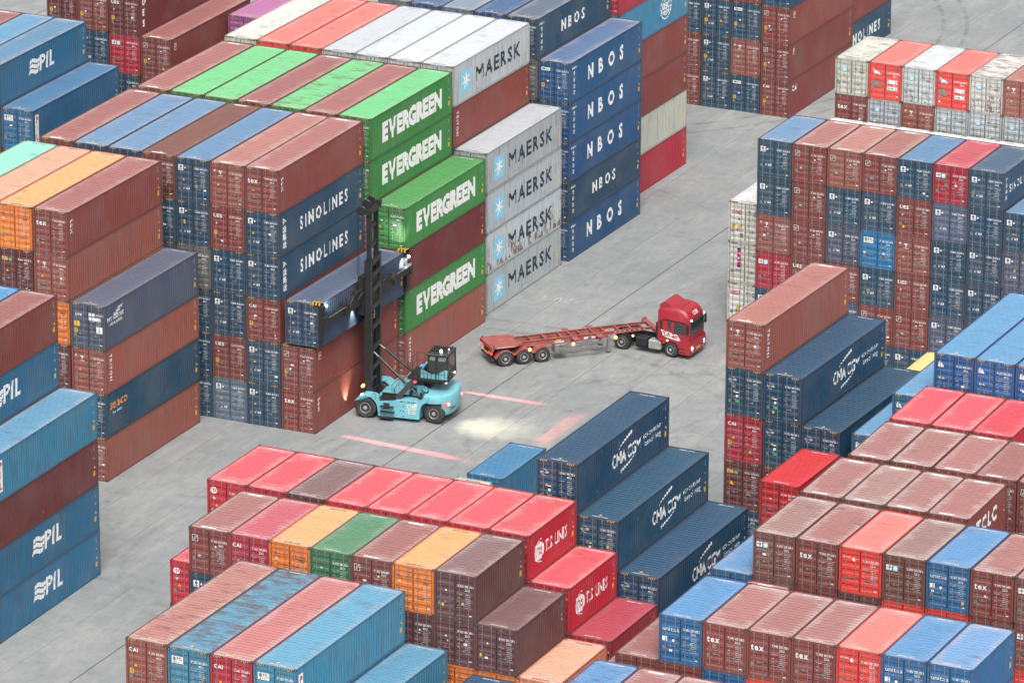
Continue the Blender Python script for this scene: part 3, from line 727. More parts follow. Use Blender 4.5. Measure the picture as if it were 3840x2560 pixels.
def container(mat, kind, spec, label, group, detail=2):
    """spec: 'colour style [number] [side=NAME] [rust=x] [fade=x]'"""
    global NBOX
    NBOX += 1
    tk = spec.split(); col = tk[0]; style = tk[1] if len(tk) > 1 and len(tk[1]) == 1 else 'Z'
    num = next((t for t in tk[1:] if t.isdigit()), None); kv = dict(t.split('=') for t in tk if '=' in t)
    d = shared(kind); H = d['H']
    cname, srgb = PAL[col]
    q = rng.uniform(0.90, 1.08); lc = lin(srgb); k = 1.0
    lc = tuple(c_ * 0.95 + 0.010 for c_ in lc)
    colr = (min(lc[0] * q * k, 0.85), min(lc[1] * q * k * rng.uniform(0.97, 1.03), 0.85), min(lc[2] * q * k * rng.uniform(0.96, 1.04), 0.85), 1)
    rust = float(kv.get('rust', rng.uniform(0.0, 0.22)))
    fade = float(kv.get('fade', {'br': 0.62, 'bt': 0.55, 'bw': 0.7, 'nv': 0.38, 'bk': 0.45}.get(col, 0.42) * rng.uniform(0.7, 1.15)))
    def setp(o):
        o.color = colr; o['rust'] = rust; o['fade'] = fade; o['length'] = d['L']
        return o
    if detail == 0:
        o = setp(link('shipping_container', d['plain'])); o.matrix_world = mat
        return tag(o, label, 'container', group)
    root = bpy.data.objects.new('shipping_container', None); COL.objects.link(root); root.matrix_world = mat; root.empty_display_size = 0.3
    tag(root, label, 'container', group)
    def part(n, me, par=root): return setp(link(n, me, par))
    fr = part('frame', d['frame']); rf = part('roof', d['roof'])
    rc_ = kv.get('rc') or {'or': 'oo', 'bu': 'bv', 'bq': 'bp', 'rd': 'rf'}.get(col) or (('bp' if style == 'N' else None) if col == 'bl' else None)
    if rc_: kv['rc'] = rc_
    if 'rc' in kv: rf.color = (*lin(PAL[kv['rc']][1]), 1)
    sr = part('side_wall', d['side_r']); part('side_wall', d['side_l']); part('end_wall', d['end'])
    dl = part('door', d['door_l']); dr = part('door', d['door_r'])
    for i, bm in enumerate(d['bars']): part('locking_bar', bm, dl if i < 2 else dr)
    part('data_plate', d['plate'], dl); part('data_text', d['data'], dr); part('small_sticker', d['tag'], dr)
    lg = door_logo_mesh(style, H)
    if lg: part('logo', lg, dl)
    if kind == '4':
        part('hazard_stripe', d['haz_l'], fr); part('hazard_stripe', d['haz_r'], fr)
        if style in 'FUYWHCE' or rng.random() < 0.2: part('caution_sticker', d['caution'], dl)
    if style in 'STGNCEHDBO' and not (style == 'S' and kind == '2'): part('warning_sign', d['tri'], dl)
    for _ in range(rng.choice((0, 0, 1, 1, 2))):            # odd stickers, no two doors alike
        st_ = part('sticker', sticker_mesh(rng.randint(0, 5)), dl if rng.random() < 0.5 else dr)
        st_.location = ((0.22 if st_.parent is dl else 1.42) + rng.uniform(0.0, 0.62), rng.uniform(-0.002, 0.0), rng.uniform(0.35, H - 1.25))
    if not num: num = '%06d' % rng.randint(200000, 899999)
    num = OWNER.get(style, 'BMOU') + num[:6] + (num[6] if len(num) > 6 else str(rng.randint(0, 9)))
    dn, rn, sn = number_meshes(num, kind, col not in LIGHT)
    part('container_number', dn, dr)
    part('roof_number', rn, rf)
    r2 = part('roof_number', rn, rf); r2.location = (0, d['L'] - 0.62, 0)
    if style == 'F' or (kind == '4' and col in ('br', 'bt') and rng.random() < 0.5):
        part('roof_label', d['roof_label'], rf); part('roof_label', d['roof_label'], rf).location = (0, d['L'] - 0.66, 0)
    if kind == '4' or style in 'GEN': part('roof_mark', d['roof_mark'], rf)
    if detail > 1:
        part('side_number', sn, sr); part('warning_sign', d['side_tri'], sr)
        if rng.random() < 0.5 or kind == '4': part('caution_sticker', d['side_sticker'], sr)
    if 'side' in kv:
        for m_ in side_logo_mesh(kv['side'], kind): part('side_lettering', m_, sr)
    return root

# ------------------------------------------------------------------ the stacks, read from the photograph
# (phrase, group, type, anchor x, y, turn in degrees, pitch, anchor side, ground tier height, columns left to right)
# a column: (number of tiers from the ground, [specs from the top down]); tiers below the listed ones are filled
VIS = {  # which tiers of each column the photograph shows (bit 0 = top tier); the rest stands in one object
 'stack behind the cyan handler': [1, 1, 1, 7, 63, 63, 63, 3],
 'rows nearest the left aisle': [1, 1, 3, 15, 15],
 'stack at the left edge': [1, 7, 15],
 'row with the green towers': [1, 1, 1, 1, 1, 1, 15, 15],
 'row with the pale grey towers': [1, 1, 1, 1, 1, 1, 7, 15],
 'row with the blue towers': [1, 1, 1, 1, 7, 31],
 'tall stack behind the blue towers': [0, 63],
 'distant stack at top centre': [14, 14, 15, 15],
 'farthest stack at top centre': [6],
 'blue stack at top left': [1, 1, 7, 3],
 'brown stack at top left': [1, 3, 7, 3],
 'purple stack at top left': [1],
 'big right-hand wall of short containers': [31, 15, 31, 63, 63, 31, 31, 7],
 'white stack at the right yard corner': [7],
 'white roofs behind the big wall': [1, 1, 1, 1, 1, 1, 0, 0, 0, 0],
 'white and red stack at top right': [3, 3, 3, 3, 3, 3, 0],
 'stepped stack right of the truck': [31, 7, 1],
 'blue stacks on the right': [1, 1, 1, 1, 1, 0],
 'yellow-topped stack on the right': [1],
 'dark blue stair of containers': [3, 3, 1],
 'low teal stack beyond the red row': [1],
 'low white stack beyond the red row': [1],
 'crimson row in the foreground': [1, 1, 1, 1, 1, 1, 1, 3, 3, 1],
 'lone crimson stack beside the aisle': [3],
 'mixed row in front of the crimson one': [3, 1, 1, 1, 1, 3, 7, 3, 1],
 'dark stack at the bottom edge': [1],
 'long containers at the bottom left': [1, 1, 1, 3, 1],
 'nearest row at the lower right': [1, 1, 3, 3, 3, 1, 1, 1, 3],
 'low brown stack between the lower right rows': [1],
 'second row at the lower right': [1, 3, 3, 3, 3, 3, 3, 7],
 'third row at the lower right': [1, 1, 1, 3],
 'fourth row at the lower right': [1, 1, 1, 3, 3],
 'scarlet row on the right': [1, 1, 1],
 'lone red stack left of the brown roofs': [3],
 'bottom edge row at the right': [1, 1, 1],
}
ORD = ['first', 'second', 'third', 'fourth', 'fifth', 'sixth', 'seventh', 'eighth', 'ninth', 'tenth']
TIER = ['top', 'second from top', 'third from top', 'fourth from top', 'fifth from top', 'sixth from top']
BL = [
 ("stack behind the cyan handler", '4', 0.0, 0.11, 1.0, 2.485, 'R', [
  (6, ["br Z", "br", "nv"]), (6, ["nv S fade=.4 rc=ba", "nv S", "br"]), (6, ["nv S fade=.4 rc=ba", "nv S", "nv S"]),
  (6, ["br X 553595 rust=1.15 fade=.6", "nv S 834930", "nv S"]),
  (6, ["nv S 8406675 fade=.3 rc=ba", "nv S 8308780", "gy Z 3142630 fade=.3", "nv S 8483627", "nv S 8307080", "nv S 8314136"]),
  (6, ["bt T 4427328 fade=.7", "br U 7209904", "nv S 8431810", "nv S 8406458", "br U 7209720", "gb S 8273758 fade=.1"]),
  (6, ["br X 0637222 side=TEX", "nv S 8304056 side=SINO", "nv S 8467099 side=SINO", "br C 8681487", "nv S 8474514", "nv S 8360422"]),
  (2, ["br F 5940836 side=FLOGO", "br X 6839205 side=TEX"])]),
 ("rows nearest the left aisle", '4', -7.63, -13.35, 0.5, 2.53, 'R', [
  (6, ["mt Z rust=.35 fade=.5"]), (6, ["pe Z fade=.75 rust=.1", "br"]), (6, ["or H 5007184 fade=.55", "bm B 4986275", "br"]),
  (6, ["br X 5912125 side=TEX", "bt T 4354421", "or H 6130830", "bm T 6832752"]),
  (4, ["sd Y 4400043 side=NYK fade=.2", "bt T 3702290 side=TRITON", "nc Z 6348614 side=SEACO fade=.1", "bt Z 6751298 rust=.2"])]),
 ("stack at the left edge", '4', 0.0, -39.3, 1.2, 2.52, 'R', [
  (6, ["bc P fade=.3"]), (6, ["br Z fade=.5", "bl P side=PIL"]),
  (4, ["bb P side=PILV fade=.55", "bm Z", "bl P side=PIL rust=.15", "bl P side=PIL"])]),
 ("row with the green towers", '4', 0.10, 12.76, 0.39, 2.51, 'R', [
  (6, ["br Z fade=.6"]), (6, ["gn E fade=.35 rc=gm"]), (6, ["gn E fade=.4 rust=.45 rc=gm"]), (6, ["br Z fade=.6"]), (6, ["gn E fade=.4 rust=.6 rc=gm"]), (6, ["br Z fade=.6"]),
  (6, ["gn E 9409400 side=EVERGREEN fade=.3 rc=gm", "gn E 1772400 side=EVERGREEN"]),
  (4, ["gn E 9743955 side=EVERGREEN fade=.15", "bm Z", "gn E 6392280 side=EVERGREEN", "bt T 8748153 side=TRITON"])]),
 ("row with the pale grey towers", '4', -0.45, 26.05, 0.5, 2.51, 'R', [
  (6, ["wh Z rust=.55 fade=.7"]), (6, ["rd Z fade=.6"]), (6, ["rd Z fade=.6"]), (6, ["wg M fade=.2"]), (6, ["gr M fade=.5"]), (6, ["wg M fade=.3"]),
  (6, ["wg M side=MAERSK fade=.35", "br T side=TRITON"]),
  (4, ["gr M side=MAERSK fade=.3", "gr M side=MAERSK", "wg M side=MAERSK rust=.74", "gr M side=MAERSK"])]),
 ("row with the blue towers", '4', -0.41, 39.2, 0.2, 2.51, 'R', [
  (6, ["gb W fade=.5"]), (6, ["bn W fade=.4"]), (6, ["gb W fade=.6"]), (6, ["bn W fade=.35"]),
  (6, ["nv W 7044286 side=NBOS2 fade=.6", "gy Z", "nv W"]),
  (5, ["bn W 8082727 side=NBOS fade=.6", "bn W side=NBOS", "bn W side=NBOS", "nv W side=NBOS2", "bn W side=NBOS"])]),
 ("tall stack behind the blue towers", '4', -2.45, 51.8, 0.0, 2.51, 'R', [
  (6, ["ca Z", "ca"]), (6, ["ca Z", "bb Z side=COSCO", "br Z", "br Z", "bg Z", "ca Z"])]),
 ("distant stack at top centre", '4', -0.12, 78.06, -0.3, 2.49, 'R', [
  (4, ["nv S", "nv S", "br U 7045577", "br Z 6930060"]), (4, ["br Z", "nv S 8307104", "nv S 8451622", "nv S 8383214"]),
  (4, ["br Z", "nv W 5027238", "bt T 4374238", "nv W 6381210"]), (4, ["nc S", "br F 7237281 side=FLOGO", "br F 2002034 side=FLOGO", "br C 8666489 side=CAI"])]),
 ("farthest stack at top centre", '4', -2.0, 91.1, 0.0, 2.51, 'R', [(3, ["br Z", "br Z", "nv S side=SINO"])]),
 ("blue stack at top left", '4', -28.0, 12.6, 1.0, 2.51, 'R', [
  (6, ["br Z"]), (6, ["bb P fade=.55"]), (6, ["bl P side=PIL fade=.6"]), (5, ["bl P 4093426 side=PILV fade=.3"])]),
 ("brown stack at top left", '4', -28.1, 31.9, 1.0, 2.51, 'R', [
  (6, ["bm F 4301120", "br"]), (6, ["br F 4884053", "nv S 8483636"]), (6, ["bm U 5572700 side=UES", "ca L 5006704", "nv S 8416008"]),
  (5, ["br F 0000730 side=FLOGO fade=.5", "br Z"])]),
 ("purple stack at top left", '4', -25.25, 39.6, 0.0, 2.51, 'R', [(5, ["pu Z fade=.35 rust=.3"])]),
 ("big right-hand wall of short containers", '2', 19.58, 25.75, -0.27, 2.489, 'L', [
  (6, ["nv S 2445458 fade=.4 rc=ba", "nv S 2425359", "bt T 2546700", "ca L 2087508", "nv S", "br"]),
  (6, ["br F 2024275 fade=.75", "br F 2024343", "br F 2542762", "br U", "nv", "br"]),
  (6, ["bt F 6203812 fade=.75", "nv S 2441112", "sd S 2292782", "br Z 2021764", "sd S", "br"]),
  (6, ["br F 2545432 fade=.7", "nv S 2420110", "bc P 3213451", "nv S 2445855", "br F 2530562", "nv"]),
  (6, ["nv S 2336499 fade=.2 rc=ba", "br U 2573410", "bt T 2547774", "br U 3014782", "br F 6196990", "nv S"]),
  (6, ["ca L 2004535 fade=.5", "sl S 2944804", "nv S 2285370", "nv S 2399352", "sd S 2916150", "br"]),
  (6, ["nv S 2347678 side=SINOV fade=.25", "nv S 2457966", "nv S 2399100", "nv S 2414262", "nv", "nv"]),
  (5, ["nv S fade=.3 rc=ba", "sd S", "sd S", "nv", "nv"])]),
 ("white stack at the right yard corner", '4', 14.77, 32.29, 0.0, 2.47, 'L', [
  (3, ["wr O side=PALE0 fade=.4", "wr A", "wr K"])]),
 ("white roofs behind the big wall", '4', 17.2, 32.3, 0.0, 2.45, 'L', [(4, ["wr Z rust=.25 fade=.3"])] * 10),
 ("white and red stack at top right", '2', 16.85, 45.64, 0.32, 2.475, 'L', [
  (6, ["wh M rust=.6 fade=.4", "br X 2303783"]), (6, ["rd Q rust=.35 fade=.5", "gr M 0457052"]), (6, ["wg M 7616493 rust=.5 fade=.4", "bt T 3973254"]),
  (6, ["rd Q rust=.3 fade=.45", "gr M 0345333"]), (6, ["wh M 7703781 rust=.7 fade=.4", "wg M 5698176"]), (6, ["bt T rust=.2", "gr M"]), (6, ["wh M rust=.4", "gr M"])]),
 ("stepped stack right of the truck", '4', 34.56, -13.66, -1.6, 2.496, 'L', [
  (6, ["bt T 8386477 side=TRITON fade=.45", "nv G 6959105", "ca C 6255543", "bm B 5611463", "nv G 4873967", "nv"]),
  (5, ["nc G 8912998 side=CMA fade=.06", "nc G 8660052", "bm T"]), (4, ["nc G 5547024 fade=.05", "nc"])]),
 ("blue stacks on the right", '4', 42.62, -13.66, 0.0, 2.50, 'L', [
  (4, ["bl N fade=.2", "bl"]), (5, ["bl N fade=.25", "bl N"]), (6, ["bq N 1100572 fade=.12", "bq N"]), (6, ["bq N 1101303 fade=.12", "bq N"]), (6, ["bq N fade=.12", "bq N"]), (6, ["bq N fade=.12"])]),
 ("yellow-topped stack on the right", 'S', 37.3, -0.2, 0.0, 2.5, 'L', [(3, ["ye Z fade=.2"])]),
 ("dark blue stair of containers", '4', 34.61, -39.49, -0.13, 2.465, 'L', [
  (6, ["nc G 9927020 side=CMA fade=.06", "nc"]), (5, ["nc G 9928204 side=CMA fade=.05", "nc"]), (4, ["nc G 9930553 side=CMA fade=.05", "nc"])]),
 ("low teal stack beyond the red row", '2', 17.9, -14.23, 0.0, 2.47, 'L', [(2, ["te Z fade=.15", "br"])]),
 ("low white stack beyond the red row", '2', 17.6, -21.0, 0.0, 2.47, 'L', [(2, ["wh Z rust=.5 fade=.4", "br"])]),
 ("crimson row in the foreground", '2', 17.68, -46.07, -0.11, 2.451, 'L', [
  (6, ["cr D 2046960 fade=.62", "br"]), (6, ["cr D 2344610 fade=.62"]), (6, ["bk C 2467610 fade=.6"]), (6, ["cr D 2462970 fade=.62"]), (6, ["cr D fade=.62"]), (6, ["cr D fade=.62"]), (6, ["cr D fade=.62"]),
  (6, ["cr D 2004533 side=TSL fade=.62"]), (5, ["cr D side=TSL fade=.62"]), (4, ["cm D fade=.15", "cm"])]),
 ("lone crimson stack beside the aisle", '2', 17.68 - 2.46, -46.07, 0.0, 2.451, 'L', [(4, ["cr D 2094640 fade=.62", "nv"])]),
 ("mixed row in front of the crimson one", '2', 20.24, -52.81, 0.45, 2.444, 'L', [
  (6, ["br F 6277910 fade=.75", "nv S"]), (6, ["cm C 2091591 fade=.6"]), (6, ["or H 3084452 fade=.55"]), (6, ["gd Z 3840054 fade=.35 rust=.15"]), (6, ["br F 6566084 fade=.65"]),
  (6, ["or H 3812350 fade=.45", "bk F 1565969"]), (6, ["bk Z 1065799 fade=.6 rust=.2", "bk Z 1114194", "or H 7286990"]), (5, ["bk Z 1122292 fade=.3", "or H"]), (4, ["pe Z fade=.7", "pe"])]),
 ("dark stack at the bottom edge", '2', 37.5, -59.35, 0.0, 2.45, 'L', [(4, ["nc S fade=.1", "nv"])]),
 ("long containers at the bottom left", '4', 23.66, -65.71, -0.4, 2.50, 'L', [
  (5, ["bt C 8583320 fade=.8 rust=.55", "br"]), (5, ["bb P 8696209 fade=.35 rust=.72", "br"]), (5, ["ca C 7091684 fade=.8 rust=.2 rc=cs", "br"]), (5, ["bb P 9374001 side=PILV fade=.45 rust=.2", "bl P"]), (4, ["bb P fade=.35", "bl"])]),
 ("nearest row at the lower right", '2', 48.04 - 2 * 2.474, -53.03, 0.19, 2.474, 'L', [
  (4, ["br X", "br"]), (5, ["br X 6208980 fade=.55", "br X"]), (6, ["bu V 2003833 fade=.3", "br X 1000630"]), (6, ["br X 4951410 fade=.8", "bu V"]), (6, ["br X 5307119 fade=.75", "rd R"]), (6, ["br X 5957076 fade=.85 rust=.2", "br"]),
  (6, ["rd R 3120269 fade=.6", "br"]), (6, ["bu V 2001030 fade=.35 rust=.3", "br"]), (6, ["bu V 2002856 fade=.75 rust=.4", "bu"])]),
 ("low brown stack between the lower right rows", '2', 47.8, -46.6, 0.2, 2.474, 'L', [(5, ["br F fade=.6", "br"])]),
 ("second row at the lower right", '2', 47.69 - 2.503, -39.93, -0.4, 2.503, 'L', [
  (5, ["bu V 2006214 fade=.5 rust=.25", "br"]), (6, ["bw L 2016840 fade=.85", "bw T", "br"]), (6, ["br X 5773047 fade=.8 rust=.45", "br X", "br"]), (6, ["rd R 3129137 fade=.6", "bk T", "br"]), (6, ["bw L 2017126 fade=.85", "rd R", "br"]),
  (6, ["bu V 2005327 fade=.35", "rd R", "br"]), (6, ["br X 0970919 fade=.85", "br X", "br"]), (6, ["bw L fade=.8", "br L", "rd", "br"])]),
 ("third row at the lower right", '2', 47.62, -33.43, 0.86, 2.477, 'L', [
  (6, ["br F fade=.85 rust=.1", "br"]), (6, ["bw F fade=.95 rust=.3", "br"]), (6, ["br F fade=.95", "br"]), (6, ["br F side=TCLC fade=.8", "br"])]),
 ("fourth row at the lower right", '2', 47.75, -26.87, 1.4, 2.497, 'L', [
  (6, ["br F fade=.9", "br"]), (6, ["br F fade=.9", "br"]), (6, ["br F fade=.8", "br"]), (6, ["br F fade=.6", "br F", "br"]), (6, ["br F fade=.6", "br F", "br F"])]),
 ("scarlet row on the right", '2', 47.60, -20.40, 1.3, 2.475, 'L', [(6, ["cr Z fade=.55", "cr"]), (6, ["cr Z fade=.65", "cr"]), (6, ["cr Z fade=.4", "cr"])]),
 ("lone red stack left of the brown roofs", '2', 39.63, -20.15, -1.1, 2.5, 'L', [(4, ["rs Z 3280710 fade=.08", "rs"])]),
 ("bottom edge row at the right", '2', 45.12, -60.25, 0.2, 2.48, 'L', [(5, ["bu V fade=.35 rust=.5", "br"]), (5, ["br F fade=.75", "br"]), (5, ["br X fade=.85", "br"])]),
]
def count_words(s): return len(s.split())
HIDDEN = []
FILLC = ['br', 'br', 'nv', 'nv', 'bm', 'sd', 'bt', 'bl', 'ca', 'nv']
for phrase, kind, ax, ay, rot, pitch, side, cols in BL:
    n = len(cols); x0 = 0.0 if side == 'L' else -n * pitch + (pitch - W)
    H = HC if kind == '4' else HS; size = 'short' if kind == '2' else 'long'
    base = Matrix.Translation((ax, ay, 0)) @ Matrix.Rotation(R(rot), 4, 'Z')
    grp = "containers in the " + phrase
    for i, (nt_, specs) in enumerate(cols):
        jx = 0
        for t in range(nt_):                      # t = 0 is the top
            z = (nt_ - 1 - t) * H
            listed = t < len(specs)
            spec = specs[t] if listed else rng.choice(FILLC)
            if ' ' in spec and 'PALE0' in spec: spec = spec.replace(' side=PALE0', '')
            if kind == '2' and 'rust=' not in spec: spec += ' rust=%.2f' % rng.uniform(0.02, 0.25)
            tk = spec.split(); cn = PAL[tk[0]][0]
            style = tk[1] if len(tk) > 1 and len(tk[1]) == 1 else 'Z'
            sd_ = next((x.split('=')[1] for x in tk if x.startswith('side=')), None)
            mark = SIDETXT.get(sd_) or (MARK.get(style) if t < 2 else None)
            colp = ("%s column from left" % ORD[i]) if n > 1 else ""
            lab = "%s %s container" % (cn, size)
            def full(m): return ", ".join(x for x in (lab + (" with " + m if m else ""), TIER[t], colp, phrase) if x)
            def fits(s): return count_words(s) <= 16
            L_ = full(mark) if mark else full(None)
            if not fits(L_): L_ = full(None)
            if not fits(L_): L_ = ", ".join(x for x in (lab, TIER[t].replace(' from top', ''), colp.replace(' column', ''), phrase) if x)
            if not fits(L_): L_ = ", ".join(x for x in (cn + " container", TIER[t].replace(' from top', ''), colp.replace(' column', ''), phrase) if x)
            jit = Matrix.Translation((rng.uniform(-.012, .012), rng.uniform(-.03, .03), 0)) @ Matrix.Rotation(R(rng.uniform(-.06, .06)), 4, 'Z')
            mat = base @ Matrix.Translation((x0 + i * pitch, 0, z)) @ jit
            if not (VIS[phrase][i] >> t) & 1:
                HIDDEN.append((base @ Matrix.Translation((x0 + i * pitch, 0, z)), kind, tk[0]))
                continue
            detail = 0 if False else (2 if (i == n - 1 or cols[i + 1][0] < nt_ - t) else 1)
            container(mat, kind, spec, L_, grp, detail)
# tiers deep inside the stacks, which the photograph shows nothing of: one object
hm = MB(); cols_ = sorted({c for _, _, c in HIDDEN})
for mt, kind, c in HIDDEN:
    Ln, H = {'4': (L40, HC), '2': (L20, HS), 'S': (L40, HS)}[kind]; mi = cols_.index(c)
    def put(src):
        hm.add([mt @ Vector(v) for v in src.v], src.f, mi)
    b_ = MB(); b_.box(0.04, 0.04, 0.02, W - 0.04, Ln - 0.04, H - 0.02)
    for x_ in (0.0, W - 0.1):
        for y_ in (0.0, Ln - 0.1): b_.box(x_, y_, 0, x_ + 0.1, y_ + 0.1, H)
    for k in range(1, 5):
        b_.box(0.1, 0.02, H * k / 5 - 0.12, W - 0.1, 0.035, H * k / 5 + 0.12)
        b_.tube((BX[k - 1], 0.01, 0.1), (BX[k - 1], 0.01, H - 0.1), 0.02, 4)
    n_ = int(Ln / 0.28)
    for k in range(n_): b_.box(W - 0.041, 0.15 + k * 0.28, 0.15, W - 0.008, 0.24 + k * 0.28, H - 0.08)
    put(b_)
def flatpaint(c):
    cc = lin(PAL[c][1]); return simple("stock_paint_" + c, (min(cc[0], .8), min(cc[1], .8), min(cc[2], .8)), 0.6, var=0.35, sc=1.2)
hid = link('stacked_containers', hm.mesh('stacked_containers', [flatpaint(c) for c in cols_], fix=False))
tag(hid, "inner tiers of the container stacks, hidden below and behind the outer ones", 'containers', kind='stuff')
# the one in the spreader of the empty-container handler
held = container(Matrix.Translation((0.36 - W, 0.0, 2 * HC + 0.16)), '4', "bx S 8371800 fade=.3 rust=.1",
                 "dark blue long container lifted in the black spreader beside the cyan handler", "containers lifted off their stack", 2)
print("containers", NBOX)

# ------------------------------------------------------------------ yard floor: cast concrete bays
def concrete():
    m, ns, ls, b = newmat("yard_concrete")
    tc = ns.new('ShaderNodeTexCoord'); v = tc.outputs['Object']
    sep = ns.new('ShaderNodeSeparateXYZ'); ls.new(v, sep.inputs[0]); x, y = sep.outputs[0], sep.outputs[1]
    def joint(c, off, pitch, hw, wob):
        w = mathn(ns, ls, 'MULTIPLY', mathn(ns, ls, 'SUBTRACT', noise(ns, ls, v, 1.7, 3), 0.5), wob)
        t = mathn(ns, ls, 'MODULO', mathn(ns, ls, 'ADD', mathn(ns, ls, 'ADD', c, 4000 * pitch - off), w), pitch)
        d = mathn(ns, ls, 'MINIMUM', t, mathn(ns, ls, 'SUBTRACT', pitch, t))
        return mathn(ns, ls, 'SUBTRACT', 1.0, ramp(ns, ls, d, hw * 0.4, hw))
    # every bay was poured on its own day: a slightly different grey
    bx = mathn(ns, ls, 'FLOOR', mathn(ns, ls, 'DIVIDE', mathn(ns, ls, 'ADD', x, 4000 * 4.04 - 6.5), 4.04))
    by = mathn(ns, ls, 'FLOOR', mathn(ns, ls, 'DIVIDE', mathn(ns, ls, 'ADD', y, 4000 * 6.1 + 25.3), 6.1))
    cb = ns.new('ShaderNodeCombineXYZ'); ls.new(bx, cb.inputs[0]); ls.new(by, cb.inputs[1])
    wn = ns.new('ShaderNodeTexWhiteNoise'); wn.noise_dimensions = '2D'; ls.new(cb.outputs[0], wn.inputs['Vector'])
    c = mix(ns, ls, wn.outputs['Value'], (0.270, 0.280, 0.282), (0.298, 0.306, 0.302))
    n1 = noise(ns, ls, v, 0.07, 5, 0.6)
    c = mix(ns, ls, mathn(ns, ls, 'MULTIPLY', ramp(ns, ls, n1, 0.40, 0.64), 0.6), c, (0.19, 0.208, 0.216))
    n2 = noise(ns, ls, v, 0.55, 8, 0.72)
    c = mix(ns, ls, mathn(ns, ls, 'MULTIPLY', ramp(ns, ls, n2, 0.44, 0.68), 0.5), c, (0.165, 0.178, 0.184))
    n3 = noise(ns, ls, v, 0.8, 7, 0.75, stretch=(1.0, 0.22, 1))      # tyre-polished bands along the aisle
    c = mix(ns, ls, mathn(ns, ls, 'MULTIPLY', ramp(ns, ls, n3, 0.5, 0.66), 0.5), c, (0.385, 0.385, 0.36))
    n4 = noise(ns, ls, v, 6.0, 8, 0.8)
    c = mix(ns, ls, mathn(ns, ls, 'MULTIPLY', ramp(ns, ls, n4, 0.5, 0.8), 0.45), c, (0.16, 0.16, 0.155))
    n6 = noise(ns, ls, v, 22.0, 4, 0.7)
    c = mix(ns, ls, mathn(ns, ls, 'MULTIPLY', ramp(ns, ls, n6, 0.35, 0.75), 0.30), c, (0.40, 0.40, 0.38))
    n7 = noise(ns, ls, v, 2.2, 9, 0.8, stretch=(1.0, 0.5, 1))
    c = mix(ns, ls, mathn(ns, ls, 'MULTIPLY', ramp(ns, ls, n7, 0.5, 0.64), 0.28), c, (0.12, 0.125, 0.125))
    n5 = noise(ns, ls, v, 0.9, 3, 0.5)
    spots = mathn(ns, ls, 'MULTIPLY', ramp(ns, ls, n5, 0.70, 0.76), 0.55)
    c = mix(ns, ls, spots, c, (0.07, 0.07, 0.07))
    # skid marks: wide arcs far away and long sweeps where trucks turn
    for cx, cy, r_, w_, f_ in ((-30, 96, 33, 0.16, 0.55), (-30, 96, 34.9, 0.16, 0.5), (22, 10, 12.5, 0.2, 0.28), (22, 10, 14.4, 0.2, 0.24), (30, -2, 15, 0.25, 0.3), (-4, -60, 34, 0.2, 0.2), (30, 30, 22, 0.2, 0.22), (4, -2, 26, 0.22, 0.3), (4, -2, 27.9, 0.22, 0.3), (-16, 22, 38, 0.2, 0.25), (12, -20, 13, 0.2, 0.25), (40, 22, 26, 0.22, 0.25)):
        dx = mathn(ns, ls, 'SUBTRACT', x, cx); dy = mathn(ns, ls, 'SUBTRACT', y, cy)
        q = mathn(ns, ls, 'SQRT', mathn(ns, ls, 'ADD', mathn(ns, ls, 'MULTIPLY', dx, dx), mathn(ns, ls, 'MULTIPLY', dy, dy)))
        d = mathn(ns, ls, 'ABSOLUTE', mathn(ns, ls, 'SUBTRACT', q, r_))
        k = mathn(ns, ls, 'SUBTRACT', 1.0, ramp(ns, ls, d, w_ * 0.3, w_ * 1.6))
        k = mathn(ns, ls, 'MULTIPLY', mathn(ns, ls, 'MULTIPLY', k, ramp(ns, ls, n2, 0.38, 0.6)), f_)
        c = mix(ns, ls, k, c, (0.10, 0.10, 0.10))
    j = joint(x, 6.5, 4.04, 0.028, 0.05); c = mix(ns, ls, mathn(ns, ls, 'MULTIPLY', j, mathn(ns, ls, 'ADD', 0.12, mathn(ns, ls, 'MULTIPLY', ramp(ns, ls, n3, 0.38, 0.6), 0.6))), c, (0.05, 0.05, 0.05))
    j1 = joint(x, 6.5, 4.04 * 6, 0.055, 0.03); c = mix(ns, ls, mathn(ns, ls, 'MULTIPLY', j1, 0.8), c, (0.04, 0.04, 0.04))
    j2 = joint(y, -25.3, 6.1, 0.03, 0.16); c = mix(ns, ls, mathn(ns, ls, 'MULTIPLY', j2, mathn(ns, ls, 'MULTIPLY', ramp(ns, ls, n2, 0.46, 0.64), 0.45)), c, (0.07, 0.07, 0.07))
    ls.new(c, b.inputs['Base Color']); b.inputs['Roughness'].default_value = 0.8; b.inputs['Specular IOR Level'].default_value = 0.25
    return m
g = MB(); g.add([(-900, -500, 0), (700, -500, 0), (700, 1500, 0), (-900, 1500, 0)], [(0, 1, 2, 3)])
ground = link('ground', g.mesh('ground', [concrete()], fix=False)); ground['kind'] = 'structure'

# chalk scribble on the concrete beside the grey towers
def chalk(pts, name_, label):
    mb = MB()
    for st in pts:
        for p, q in zip(st, st[1:]):
            d = Vector((q[0] - p[0], q[1] - p[1])); d.normalize(); n_ = Vector((-d.y, d.x)) * 0.012
            mb.add([(p[0] + n_.x, p[1] + n_.y, 0.004), (p[0] - n_.x, p[1] - n_.y, 0.004), (q[0] - n_.x, q[1] - n_.y, 0.004), (q[0] + n_.x, q[1] + n_.y, 0.004)], [(0, 1, 2, 3)])
    o = link(name_, mb.mesh(name_, [M['white']], fix=False)); return tag(o, label, 'ground marking', kind='structure')
chalk([[(2.2, 31.2), (2.5, 31.9), (2.7, 31.1)], [(3.0, 31.6), (3.35, 32.0), (3.3, 31.5), (3.0, 31.2), (3.5, 31.1)], [(3.7, 31.3), (4.1, 31.9)]], 'chalk_mark', "faint white chalk scribble on the concrete beside the pale grey towers")
